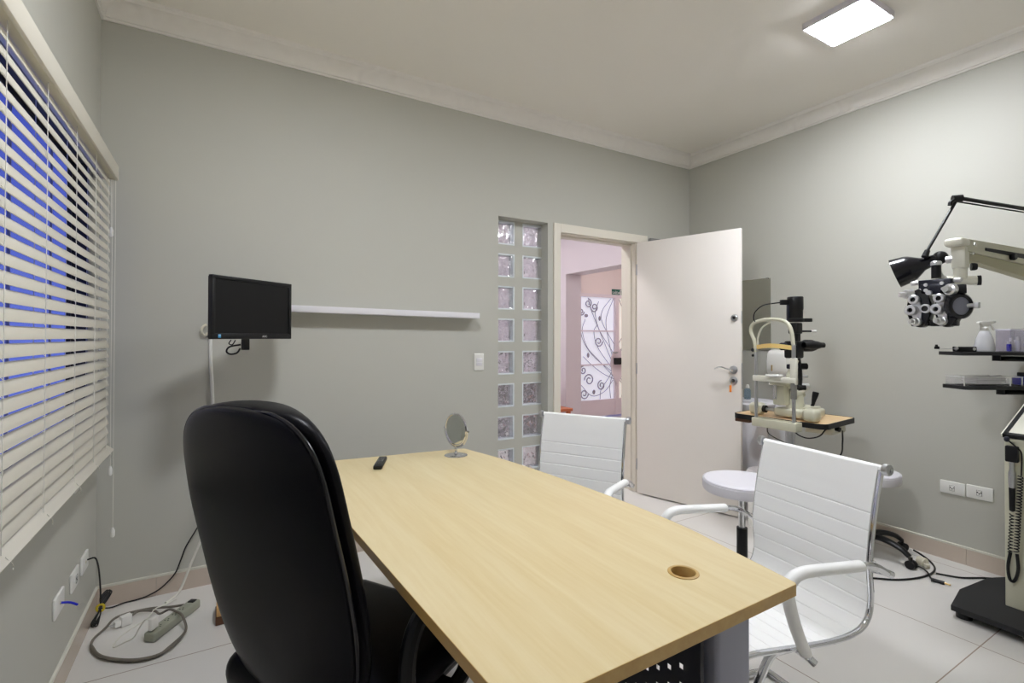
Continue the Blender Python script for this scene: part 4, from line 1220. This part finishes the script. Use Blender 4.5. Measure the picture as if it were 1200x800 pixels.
# trays (thin black slabs seen edge-on)
def tray(z, c, w, d_, name):
    rot = Matrix.Rotation(-.533, 3, 'Z')
    b = MB().prism(rrect(-w / 2, -d_ / 2, w / 2, d_ / 2, .02), 0, .018)
    b.xform(Matrix.Translation((c[0], c[1], z)) @ rot.to_4x4())
    t = b.build(name, M['black_matte'], RS, angle=30)
    a = V((math.cos(-.533), math.sin(-.533), 0))
    b = MB().tube([(c[0] + a.x * .06, c[1] + a.y * .06, z - .018), (c[0] + a.x * .2, c[1] + a.y * .2, z - .02), (PXP, PYP, z - .02)], .014, 8, 3)
    b.cyl((c[0] + a.x * .04, c[1] + a.y * .04, z - .03), (c[0] + a.x * .04, c[1] + a.y * .04, z), .017)
    b.build('tray_arm', M['black_plastic'], t)
    return t
tray(1.221, (3.482, .965), .42, .15, 'tray')
tray(1.046, (3.50, .955), .42, .15, 'tray')
# overhead arm
A0, A1 = V((2.835, .887, 0)), V((3.64, .795, 0))
dirv = (A1 - A0).normalized(); nv = V((-dirv.y, dirv.x, 0))
def beam(z0a, z1a, z0b, z1b, s0, s1, half, m, name, off=0.0, par=RS):
    b = MB(); q = []
    for s, z0, z1 in ((s0, z0a, z1a), (s1, z0b, z1b)):
        for sg in (-1, 1):
            for z in (z0, z1):
                p = A0 + dirv * s + nv * (sg * half + off)
                q.append(b.bm.verts.new((p.x, p.y, z)))
    for f in ((0, 1, 3, 2), (4, 5, 7, 6), (0, 1, 5, 4), (2, 3, 7, 6), (1, 3, 7, 5), (0, 2, 6, 4)): b.bm.faces.new([q[i] for i in f])
    return b.build(name, m, par, smooth=False, bevel=.002)
Lb = (A1 - A0).length
beam(1.695, 1.752, 1.655, 1.742, .0, Lb, .026, M['beige'], 'arm')
beam(1.662, 1.694, 1.585, 1.654, .03, Lb - .02, .020, M['beige_dark'], 'arm_link')
beam(1.708, 1.722, 1.685, 1.715, .17, Lb, .002, M['black_matte'], 'arm_slot', off=-.0275)
for s, z in ((.07, 1.728), (.055, 1.688)):
    p = A0 + dirv * s
    MB().cyl(tuple(p + nv * -.024 + V((0, 0, z))), tuple(p + nv * -.034 + V((0, 0, z))), .007, seg=16).build('bolt', M['chrome'], RS)
p = A0 + dirv * .40
MB().lathe([(0, 0), (.016, 0), (.018, .012), (.014, .02), (0, .02)], tuple(p + nv * -.027 + V((0, 0, 1.695))), tuple(-nv), 16).build('clamp_knob', M['black_plastic'], RS)
# arm head
p = A0 + dirv * -.005
b = MB().box((p.x, p.y, 1.735), (.085, .07, .035), bevel=.012, seg=3)
hd = b.build('arm_head', M['ivory'], RS)
hp = A0 + dirv * .02
MB().box((hp.x, hp.y, 1.672), (.052, .052, .10), bevel=.008).build('head_block', M['ivory'], RS)
MB().cyl((hp.x, hp.y, 1.575), (hp.x, hp.y, 1.64), .024).build('head_collar', M['ivory'], RS)
MB().cyl((hp.x - .01, hp.y + .045, 1.665), (hp.x - .01, hp.y + .02, 1.665), .016).build('head_knob', M['silver'], RS)
MB().lathe([(0, .02), (.014, .02), (.017, .012), (.017, 0), (0, 0)], (hp.x + .03, hp.y - .028, 1.628), (.5, -.8, 0), 12).build('head_knob', M['black_plastic'], RS)
# horizontal cross pin
MB().cyl((hp.x - .02, hp.y + .05, 1.572), (hp.x + .025, hp.y - .05, 1.565), .019).build('cross_pin', M['ivory'], RS)
MB().cyl((hp.x + .025, hp.y - .05, 1.565), (hp.x + .030, hp.y - .062, 1.565), .022, seg=14).build('cross_knob', M['black_plastic'], RS)
MB().tube([(2.718, .915, 1.597), (2.76, .928, 1.588), (hp.x - .020, hp.y + .045, 1.574)], .013, 10, 3).build('cross_bar', M['steel'], RS)

# ophthalmoscope hung on the column face
op = thing('ophthalmoscope', 'hand-held ophthalmoscope in its black holder on the beige stand, coiled cord looping below', 'ophthalmoscope', (3.178, .797, .62))
MB().box((-.014, 0.002, .155), (.027, .045, .075), bevel=.006).build('holder', M['black_plastic'], op)
MB().lathe([(.010, 0), (.0125, .02), (.0125, .07), (.009, .08), (.009, .118)], (-.018, .002, 0), seg=18).build('handle', M['steel'], op)
MB().lathe([(.004, -.11), (.010, -.105), (.011, -.02), (.0115, 0)], (-.018, .002, 0.0), seg=18).build('grip', M['black_plastic'], op)
b = MB(); pts = []
def strand(y0, z0, y1, z1, n, amp):
    o = []
    for k in range(n * 8 + 1):
        t = k / (n * 8); a = 2 * PI * k / 8
        o.append((-.014 - amp + amp * math.sin(a) * .9, y0 + (y1 - y0) * t + amp * math.cos(a), z0 + (z1 - z0) * t))
    return o
b.tube(strand(-.028, .06, -.012, -.29, 26, .0085), .0026, 6, 0)
b.tube([(-.014, -.012, -.30), (-.016, -.016, -.37), (-.016, -.004, -.425), (-.016, .012, -.425), (-.016, .018, -.37), (-.014, .010, -.30)], .0065, 8, 5)
b.tube(strand(.010, -.30, .002, -.12, 12, .007), .0024, 6, 0)
b.tube([(-.012, -.028, .06), (-.014, -.03, .16), (-.024, -.015, .19), (-.038, .012, .222)], .003, 6, 5)
b.build('coiled_cord', M['black_plastic'], op)
MB().sphere((-.036, .014, .224), .011, (1, 1, 1.2), 12).build('plug', M['navy_metal'], op)

# ------------------------------------------------------------------ phoropter
PH = thing('phoropter', 'black and silver phoropter head with many dials hanging from the beige arm', 'phoropter', (2.681, .912, 1.500), -PI / 2)
PH.scale = (.93, .93, .93)
# local: x across (to the viewer's right), -y toward the room, z up
MB().cyl((0, 0, .075), (0, 0, .135), .0185).build('mount_post', M['black_plastic'], PH)
MB().lathe([(0, .155), (.016, .155), (.021, .150), (.021, .136), (0, .136)], seg=20).build('mount_cap', M['silver'], PH)
b = MB().box((0, -.002, .047), (.125, .04, .045), bevel=.005)
b.box((0, -.012, .025), (.105, .03, .05), bevel=.005)
b.build('cross_beam', M['navy_metal'], PH)
for s in (-1, 1):
    x = s * .072
    MB().lathe([(0, 0), (.010, 0), (.011, .022), (.008, .028), (0, .028)], (x * .95, -.005, .060), (s, -.25, -.1), 16).build('level_knob', M['silver'], PH)
def unit(cx, s):
    # battery housing: rounded black shell
    poly = []
    for k in range(28):
        a = 2 * PI * k / 28
        poly.append((.052 * math.cos(a) * (1.0 if s * math.cos(a) > 0 else .8), .092 * math.sin(a)))
    b = MB().prism(poly, 0, .055)
    b.xform(Matrix.Translation((cx, .028, -.062)) @ Matrix.Rotation(PI / 2, 4, 'X'))
    u = b.build('lens_battery', M['black_gloss'], PH, angle=40, bevel=.006, bseg=3)
    def ring(dx, dz, r, dpt, hole=.5, name='dial'):
        o = MB().lathe([(r * hole, dpt), (r * .82, dpt), (r, dpt * .85), (r, dpt * .3), (r * .9, dpt * .25), (r * .9, 0)], (cx + dx, -.027, -.062 + dz), (0, -1, 0), 24).build(name, M['silver'], u)
        MB().cyl((cx + dx, -.027 - dpt * .55, -.062 + dz), (cx + dx, -.027 - dpt * .45, -.062 + dz), r * hole * 1.02, seg=20).build('dial_core', M['dark_slot'], u)
    b = MB().prism([(-.010, -.075), (.010, -.075), (.014, -.03), (.010, .02), (.004, .045), (-.018, .045), (-.026, .02), (-.028, -.02), (-.018, -.05)], 0, .01)
    b.xform(Matrix.Translation((cx - .004, -.027, -.062)) @ Matrix.Rotation(PI / 2, 4, 'X'))
    b.build('dial_plate', M['silver'], u, smooth=False, bevel=.002)
    ring(-.016, .040, .0215, .030, .5)
    ring(-.022, -.010, .025, .044, .42)
    ring(.026, -.004, .021, .018, .62, 'aperture')
    for dx, dz, r, l in ((-.008, -.064, .021, .050),):
        MB().lathe([(0, l), (r * .45, l), (r * .5, l * .72), (r * .7, l * .66), (r * .75, l * .3), (r, l * .26), (r, 0)], (cx + dx, -.030, -.062 + dz), (-.25, -1, 0), 22).build('cylinder_knob', M['silver'], u)
    return u
u1 = unit(-.055, -1)
u2 = unit(.042, 1)
MB().lathe([(0, .055), (.012, .055), (.014, .035), (.022, .03), (.023, 0), (0, 0)], (-.085, -.02, .005), (-.75, -.75, 0), 20).build('axis_knob', M['silver'], u1)
MB().lathe([(0, .018), (.011, .018), (.011, 0), (0, 0)], (-.012, -.035, .006), (0, -1, 0), 18).build('centre_knob', M['silver'], PH)
# large side dial and upper knob on the right unit
MB().lathe([(0, .030), (.014, .030), (.017, .012), (.026, .008), (.028, -.01), (0, -.01)], (.062, -.032, .016), (-.35, -.95, .05), 24).build('axis_knob', M['silver'], u2)
MB().lathe([(0, .05), (.020, .05), (.022, .04), (.022, 0), (0, 0)], (.062, -.018, .016), (.9, .3, .02), 22).build('knob_barrel', M['black_plastic'], u2)
dn = V((.86, -.5, 0)).normalized()
dc = V((.090, -.020, -.060))
MB().lathe([(.040, .010), (.050, .014), (.058, .008), (.058, -.016), (0, -.016)], dc, dn, 32).build('power_wheel', M['black_gloss'], u2)
MB().lathe([(0, .012), (.020, .011), (.041, .006), (.0415, 0), (0, 0)], dc, dn, 32).build('power_window', M['lens'], u2)
MB().box((.140, .01, -.058), (.020, .022, .026), bevel=.002).cyl((.088, .0, -.058), (.135, .01, -.058), .010, seg=12).build('side_lever', M['steel'], u2)
b = MB().box((.03, 0, -.135), (.10, .045, .028), bevel=.006).box((-.058, 0, -.138), (.07, .045, .02), bevel=.006)
b.build('lower_housing', M['black_gloss'], PH)
b = MB()
for x, z in ((-.03, .045), (.03, .048), (-.03, .02), (.035, .022)): b.cyl((x, -.025, z), (x, -.032, z), .008, seg=14)
b.build('screw', M['silver'], PH)

# reading lamp of the stand
LM = thing('exam_lamp', 'black articulated lamp with conical shade behind the phoropter', 'lamp', (PXP, PYP, 2.1))
o = V((PXP, PYP, 2.1))
jt = V((2.955, .925, 1.957)); bp_ = V((2.822, .992, 1.715))
j2 = V((3.60, .74, 1.955))
b = MB()
for dz, rr_ in ((0.006, .0095), (-.012, .0038)): b.tube([tuple(jt - o + V((0, 0, dz))), tuple(j2 - o + V((0, 0, dz - .03)))], rr_, 8, 0)
b.tube([tuple(j2 - o + V((0, 0, -.03))), tuple(j2 - o + V((.03, .025, -.03))), (0, 0, -.17), (0, 0, -.1985)], .011, 10, 0)
b.build('upper_arm', M['black_plastic'], LM)
MB().cyl(tuple(jt - o + V((.012, -.014, .002))), tuple(jt - o + V((-.012, .014, .002))), .017).tube([tuple(jt - o + V((.03, -.01, .008))), tuple(jt - o + V((-.025, .012, -.012))), tuple(jt - o + V((-.032, .016, -.03)))], .009, 8, 4).build('joint', M['black_plastic'], LM)
b = MB()
b.tube([tuple(jt - o), tuple(bp_ - o + V((0, 0, .0)))], .0065, 8, 0); b.cyl(tuple(bp_ - o), tuple(bp_ - o + V((-.012, .006, -.03))), .011, .014)
b.build('lower_arm', M['black_plastic'], LM)
sx = (V((-.24, .82, -.30))).normalized()
nk = V((2.852, .975, 1.672))
b = MB().lathe([(0, -.012), (.020, -.012), (.025, .0), (.027, .02), (.031, .045), (.058, .085), (.064, .10), (.070, .150), (.071, .156), (.068, .156), (.060, .10), (.052, .085), (.02, .05), (0, .05)], tuple(nk - o), sx, 36)
b.build('shade', M['black_gloss'], LM, angle=40)
MB().sphere(tuple(nk - o + sx * -.012 + V((.012, -.004, .006))), .030, seg=20).build('socket_cap', M['black_plastic'], LM)

# ------------------------------------------------------------------ things on the trays
ztop1, ztop2 = 1.2395, 1.0645
rz = -.533
cr, sr = math.cos(rz), math.sin(rz)
def on1(s, d_=0): return (3.482 + cr * s - sr * d_, .965 + sr * s + cr * d_, ztop1)
def on2(s, d_=0): return (3.50 + cr * s - sr * d_, .955 + sr * s + cr * d_, ztop2)
sp = thing('spray_bottle', 'translucent white spray bottle on the upper tray of the stand', 'spray bottle', on1(-.022), rz)
sp.scale = (.84, .84, .93)
MB().lathe([(0, 0), (.046, 0), (.050, .004), (.049, .03), (.040, .075), (.026, .112), (.020, .118)], seg=28).build('bottle', M['milky'], sp)
MB().lathe([(0, 0), (.044, .0), (.045, .028), (0, .028)], (0, 0, .004), seg=24).build('liquid', mat('cleaner_liquid', rgb(206, 208, 214), .2), sp)
MB().lathe([(.020, .115), (.021, .118), (.021, .136), (.015, .140), (0, .14)], seg=20).build('collar', M['white_plastic'], sp)
b = MB(); hp2 = [(-.042, .160), (-.040, .168), (-.02, .173), (.058, .173), (.064, .168), (.058, .160), (.032, .156), (.018, .138), (-.018, .138), (-.022, .156)]
v0 = [b.bm.verts.new((x, -.011, z)) for x, z in hp2]; v1 = [b.bm.verts.new((x, .011, z)) for x, z in hp2]
b.bm.faces.new(v0); b.bm.faces.new(v1)
for k in range(len(hp2)): b.bm.faces.new((v0[k], v0[(k + 1) % len(hp2)], v1[(k + 1) % len(hp2)], v1[k]))
b.build('trigger_head', M['white_plastic'], sp, bevel=.002)
MB().tube([(.034, 0, .160), (.042, 0, .142), (.056, 0, .122)], .005, 8, 4).build('trigger', M['white_plastic'], sp)
tc_ = thing('instrument_case', 'small black instrument lying on the upper tray beside the spray bottle', 'instrument', on1(-.125), rz)
MB().bb((-.05, -.02, 0), (.045, .02, .026), bevel=.004).build('body', M['black_plastic'], tc_)
MB().cyl((-.056, -.008, .017), (-.045, -.008, .017), .010, seg=14).build('end_knob', M['steel'], tc_)
MB().cyl((.030, -.022, .014), (.030, -.019, .014), .008, seg=14).build('button', M['white_plastic'], tc_)
b = MB().tube([(-.056, 0, .016), (-.14, .0, .013)], .0016, 6, 0); b.build('rod', M['steel'], tc_)
MB().box((-.148, 0, .020), (.02, .012, .014), bevel=.002).box((-.150, 0, .030), (.007, .01, .014)).build('rod_tip', M['black_plastic'], tc_)
ab = thing('acrylic_box', 'smoky clear acrylic box with small bottles on the upper tray', 'box', on1(.125), rz)
b = MB()
for a, c in (((-.05, -.04, 0), (-.047, .04, .115)), ((.047, -.04, 0), (.05, .04, .115)), ((-.05, -.04, 0), (.05, -.037, .115)), ((-.05, .037, 0), (.05, .04, .115)), ((-.05, -.04, 0), (.05, .04, .003))): b.bb(a, c)
b.build('container', M['smoke'], ab, smooth=False)
b = MB().bb((-.05, -.042, .112), (.05, -.036, .118)).bb((-.05, .036, .112), (.05, .042, .118)).bb((-.052, -.042, .112), (-.046, .042, .118)).bb((.046, -.042, .112), (.052, .042, .118))
b.build('container_rim', mat('frosted_rim', rgb(226, 224, 236), .3), ab, smooth=False)
for i, (dx, dy, hgt, mname) in enumerate(((-.028, -.01, .05, 'blue'), (-.005, .0, .07, 'white_plastic'), (.02, -.008, .075, 'milky'), (.03, .018, .06, 'white_plastic'))):
    p = on1(.125 + dx, dy)
    lab = ['small blue vial inside the acrylic box', 'small white vial in the middle of the acrylic box', 'tall milky vial inside the acrylic box', 'short white vial at the back of the acrylic box'][i]
    v_ = thing('vial', lab, 'vial', (p[0], p[1], p[2] + .0035), 0, 'vials in the acrylic box')
    MB().lathe([(0, 0), (.010, 0), (.010, hgt * .7), (.006, hgt * .75)], seg=14).build('body', M[mname], v_)
    MB().cyl((0, 0, hgt * .74), (0, 0, hgt), .008, seg=12).build('cap', M['white_plastic'], v_)
eb = thing('eye_drop_bottle', 'eye drop bottle with red and blue label at the frame edge of the upper tray', 'bottle', on1(.196, -.01), rz)
MB().lathe([(0, 0), (.014, 0), (.015, .003), (.015, .055), (.008, .062)], seg=18).build('body', M['white_plastic'], eb)
MB().lathe([(.0153, .006), (.0153, .026)], seg=18).build('label_band', M['red'], eb)
MB().lathe([(.0153, .027), (.0153, .042)], seg=18).build('label_stripe', M['blue'], eb)
MB().lathe([(.009, .060), (.009, .085), (.006, .09), (0, .09)], seg=14).build('cap', M['white_plastic'], eb)
tt = thing('tissue_tray', 'low clear acrylic tray of folded tissues on the lower tray of the stand', 'tray', on2(-.05), rz)
b = MB()
for a, c in (((-.15, -.055, 0), (-.147, .055, .046)), ((.147, -.055, 0), (.15, .055, .046)), ((-.15, -.055, 0), (.15, -.052, .046)), ((-.15, .052, 0), (.15, .055, .046)), ((-.15, -.055, 0), (.15, .055, .003))): b.bb(a, c)
b.build('container', M['clear'], tt, smooth=False)
b = MB()
for ya, yb2 in ((-.057, -.051), (.051, .057)): b.bb((-.152, ya, .043), (.152, yb2, .047))
for xa in (-.152, .146, .085): b.bb((xa, -.055, .043), (xa + .006, .055, .047)); b.bb((xa, -.056, 0), (xa + .005, -.052, .046))
b.build('container_rim', mat('frosted_rim_b', rgb(214, 214, 210), .3), tt, smooth=False)
tg_ = MB()
for k in range(5): tg_.box((.0 + .004 * (k % 2), 0, .0085 + .0072 * k), (.15, .09, .006), Matrix.Rotation(.03 * (k % 3 - 1), 3, 'Z'), bevel=.0025)
p = on2(-.05); tis = tg_.build('tissues', M['paper']); tis.location = (p[0], p[1], p[2] + .0035); tis.rotation_euler = (0, 0, rz)
tag(tis, 'stack of folded white tissues in the clear acrylic tray', 'tissues')
bd = thing('blue_case', 'bright blue case with a dark cap at the frame edge on the lower tray', 'case', on2(.172), rz)
MB().box((0, 0, .023), (.08, .07, .045), bevel=.008, seg=3).build('body', M['blue'], bd)
MB().box((.004, 0, .056), (.05, .05, .019), bevel=.003).build('cap', M['black_matte'], bd)

# ------------------------------------------------------------------ cables and small things on the floor
def cable(name, label, pts, r, m, cat='cable', seg=8):
    return tag(MB().tube(pts, r, seg, 6).build(name, M[m]), label, cat)
cable('cable', 'black cable curling on the floor beneath the wall outlets by the stool base',
      [(2.75, 1.55, .006), (2.90, 1.45, .006), (3.01, 1.376, .006), (3.068, 1.332, .006), (3.158, 1.257, .006), (3.28, 1.207, .006), (3.40, 1.19, .006), (3.50, 1.205, .006), (3.585, 1.255, .006), (3.66, 1.33, .006), (3.69, 1.375, .006)], .005, 'black_plastic')
cable('cable', 'black cable running along the floor to the black base of the beige stand',
      [(3.435, 1.178, .006), (3.455, 1.14, .006), (3.495, 1.085, .006), (3.582, 1.03, .006), (3.64, .985, .006), (3.668, .94, .006), (3.675, .80, .006)], .0048, 'black_plastic')
jc = thing('jack_cable', 'black cable ending in a jack plug with a brass tip on the floor', 'cable', (0, 0, 0))
MB().tube([(3.585, 1.365, .008), (3.52, 1.335, .008), (3.46, 1.30, .008), (3.43, 1.24, .0115), (3.385, 1.20, .017), (3.345, 1.175, .012), (3.317, 1.152, .009)], .0045, 8, 6).build('cord', M['black_plastic'], jc)
MB().cyl((3.317, 1.158, .010), (3.325, 1.104, .010), .0095, seg=14).build('plug', M['black_plastic'], jc)
MB().cyl((3.325, 1.104, .010), (3.327, 1.078, .010), .0045, seg=12).build('plug_tip', M['gold'], jc)
bp2 = thing('power_plug', 'round cream power plug lying on the floor beside the stool caster', 'plug', (3.490, 1.262, 0), -.6)
MB().lathe([(0, 0.0), (.020, 0), (.024, .004), (.024, .040), (.019, .046), (0, .046)], (0, 0.024, .0245), (.15, -1, .1), 22).build('body', M['cream_plastic'], bp2)
MB().box((.0, -.036, .018), (.026, .022, .022), bevel=.004).build('cable_guard', M['cream_plastic'], bp2)

# corner by the window
pw = thing('power_strip', 'grey-green power strip lying on the floor tiles by the window corner', 'power strip', (-.165, 2.745, 0), math.atan2(.24, .165) - PI / 2)
PLn = .285
MB().box((0, 0, .021), (.052, PLn, .040), bevel=.008, seg=3).build('body', M['grey_strip'], pw)
for k in range(4):
    b = MB()
    for dx, dy in ((0, .008), (-.007, -.004), (.007, -.004)): b.cyl((dx, -.085 + k * .045 + dy, .0408), (dx, -.085 + k * .045 + dy, .0416), .003, seg=10)
    b.build('socket', M['dark_slot'], pw)
MB().box((0, .118, .042), (.028, .026, .006), bevel=.001).build('switch', M['dark_slot'], pw)
ua = thing('usb_charger', 'white charger plugged upright into the power strip', 'charger', (-.232, 2.647, .0425), pw.rotation_euler.z)
MB().box((0, 0, .030), (.018, .040, .052), bevel=.005, seg=3).build('body', M['white_plastic'], ua)
MB().cyl((-.004, 0, -.0008), (-.004, 0, .005), .003, seg=8).build('pin', M['steel'], ua)
cable('charger_cable', 'thin white cable curling from the charger across the floor',
      [(-.243, 2.65, .085), (-.262, 2.66, .088), (-.285, 2.675, .05), (-.305, 2.69, .010), (-.335, 2.68, .004), (-.364, 2.66, .004), (-.372, 2.675, .004), (-.36, 2.734, .004), (-.322, 2.793, .004), (-.275, 2.84, .010), (-.248, 2.874, .0285), (-.225, 2.905, .023), (-.204, 2.936, .0155), (-.17, 2.99, .004)], .0028, 'cord_white')
gc = thing('extension_cord', 'grey cord of the power strip coiled on the floor', 'cord', (0, 0, 0))
MB().tube([(-.079, 2.870, .022), (-.10, 2.892, .008), (-.188, 2.914, .0055), (-.258, 2.942, .0055), (-.315, 2.95, .0055), (-.366, 2.946, .0055), (-.405, 2.922, .0055), (-.425, 2.85, .0055), (-.455, 2.762, .0055), (-.44, 2.666, .0055), (-.396, 2.595, .0055), (-.303, 2.516, .0055), (-.215, 2.492, .0055), (-.165, 2.545, .0055), (-.115, 2.63, .012), (-.125, 2.69, .040), (-.138, 2.722, .050), (-.155, 2.75, .050), (-.185, 2.79, .050), (-.225, 2.835, .020), (-.25, 2.885, .016), (-.31, 2.918, .017), (-.337, 2.90, .013)], .0052, 8, 6).build('cord', M['grey_cable'], gc)
MB().tube([(-.45, 2.70, .016), (-.40, 2.59, .016), (-.30, 2.503, .016), (-.21, 2.48, .016), (-.15, 2.535, .012), (-.115, 2.63, .010)], .0052, 8, 6).build('cord_loop', M['grey_cable'], gc)
pa = thing('plug_adapter', 'white plug adapter lying on the floor inside the coil of grey cord', 'plug', (-.352, 2.842, 0), .5)
MB().box((0, 0, .024), (.042, .030, .046), bevel=.005).build('body', M['white_plastic'], pa)
MB().box((-.032, 0, .022), (.024, .022, .026), bevel=.003).build('nose', M['white_plastic'], pa)
b = MB()
for dy in (-.008, .008): b.cyl((-.044, dy, .022), (-.062, dy, .022), .0022, seg=8)
b.build('pin', M['steel'], pa)
bk = thing('cable_bundle', 'black cable bundled with a yellow tie in the room corner under the outlets', 'cable', (-.462, 2.975, 0))
b = MB()
for k in range(9):
    o1, o2 = random.uniform(-.012, .012), random.uniform(-.010, .010)
    w = .010 + .010 * random.random()
    b.tube([(o1 * .3 - .002, -.01, .048), (.016 + o1, .02, .068 + o2), (.030 + o1, .035 + w, .088 + o2), (.022 + o1, .045 + w, .092 + o2), (.004 + o1, .03, .074 + o2), (0, .005, .052), (-.006, -.035 + o2, .034 + .4 * o2), (-.010 + o1, -.07 - w, .012 + abs(o2)), (.002 + o1, -.075 - w, .010 + abs(o2)), (.004, -.035, .03), (.001, -.008, .046)], .0026, 6, 4)
b.build('loops', M['black_plastic'], bk)
MB().tube([(.014 * math.cos(a), -.005 + .006 * math.sin(a) * .4, .049 + .015 * math.sin(a)) for a in [2 * PI * q / 16 for q in range(16)]], .005, 8, 1, closed=True).build('tie', M['yellow'], bk)
MB().tube([(-.026, -.135, .328), (.0, -.14, .332), (.006, -.11, .29), (.004, -.06, .22), (.002, -.02, .13), (.0, -.004, .07)], .0034, 8, 6).build('lead', M['black_plastic'], bk)
MB().tube([(.0, .0, .045), (.03, .06, .012), (.075, .098, .005), (.124, .10, .006), (.175, .10, .016), (.227, .098, .043), (.28, .096, .099), (.306, .095, .167), (.327, .094, .228), (.371, .093, .307), (.408, .09, .389), (.43, .09, .60)], .0034, 8, 6).build('lead', M['black_plastic'], bk)
cable('white_cable', 'thick white cord hanging in front of the wall behind the black chair',
      [(-.02, 3.07, .62), (-.02, 3.05, .568), (-.034, 3.05, .392), (-.067, 3.05, .265), (-.119, 3.05, .122), (-.154, 3.04, .03), (-.178, 3.02, .007), (-.212, 2.965, .007)], .0062, 'cord_white', 'cord')
ne = thing('network_plug', 'short blue cable with a clear plug hanging from the outlet plate', 'cable', (XL + .013, 2.41, .337))
MB().tube([(0, 0, 0), (.025, .0, -.006), (.045, .005, -.022)], .0042, 8, 4).build('cord', M['blue'], ne)
MB().box((.054, .007, -.031), (.014, .012, .022), Matrix.Rotation(.8, 3, 'Y')).build('connector', M['clear'], ne, smooth=False)
wx = thing('wooden_box', 'small wooden box with a light top on the floor, half hidden behind the black chair', 'box', (.068, 2.685, 0))
MB().bb((-.07, -.06, 0), (.07, .06, .036), bevel=.003).build('body', M['brown_dark'], wx)
MB().bb((-.066, -.056, .0362), (.066, .056, .078), bevel=.003).build('lid', M['light_wood'], wx)

# ------------------------------------------------------------------ world, camera, view
wd = bpy.data.worlds.new('evening_sky'); S.world = wd
wd.use_nodes = True
nt = wd.node_tree; L_ = nt.links
bg = nt.nodes['Background']
tc = nt.nodes.new('ShaderNodeTexCoord')
sp_ = nt.nodes.new('ShaderNodeSeparateXYZ'); L_.new(tc.outputs['Generated'], sp_.inputs[0])
cr_ = nt.nodes.new('ShaderNodeValToRGB')
cr_.color_ramp.elements[0].position = 0.0; cr_.color_ramp.elements[0].color = (0.20, 0.26, 0.85, 1)
cr_.color_ramp.elements[1].position = 0.6; cr_.color_ramp.elements[1].color = (0.015, 0.03, 0.42, 1)
L_.new(sp_.outputs['Z'], cr_.inputs[0]); L_.new(cr_.outputs[0], bg.inputs['Color'])
bg.inputs['Strength'].default_value = 0.8

cam = bpy.data.cameras.new('camera')
co = bpy.data.objects.new('camera', cam)
COL.objects.link(co)
yaw, pitch, roll = math.radians(30.65312), math.radians(0.548429), math.radians(0.105943)
axv = V((math.sin(yaw) * math.cos(pitch), math.cos(yaw) * math.cos(pitch), math.sin(pitch)))
rv = V((math.cos(yaw), -math.sin(yaw), 0)); uv = rv.cross(axv)
rv2 = rv * math.cos(roll) + uv * math.sin(roll); uv2 = -rv * math.sin(roll) + uv * math.cos(roll)
co.matrix_world = Matrix(((rv2.x, uv2.x, -axv.x, 0), (rv2.y, uv2.y, -axv.y, 0), (rv2.z, uv2.z, -axv.z, 1.3115), (0, 0, 0, 1)))
cam.sensor_fit = 'HORIZONTAL'; cam.sensor_width = 36
cam.lens = 581.348 * 36 / 1200
cam.shift_y = -(400 - 389.225) / 1200
cam.clip_start = 0.02
S.camera = co

S.view_settings.view_transform = 'Standard'
S.view_settings.look = 'None'
S.view_settings.gamma = 1.0
S.view_settings.use_curve_mapping = False
S.view_settings.exposure = 0.0
S.cycles.use_denoising = True
S.cycles.max_bounces = 12
S.cycles.transparent_max_bounces = 16
S.cycles.diffuse_bounces = 6
S.cycles.sample_clamp_indirect = 6
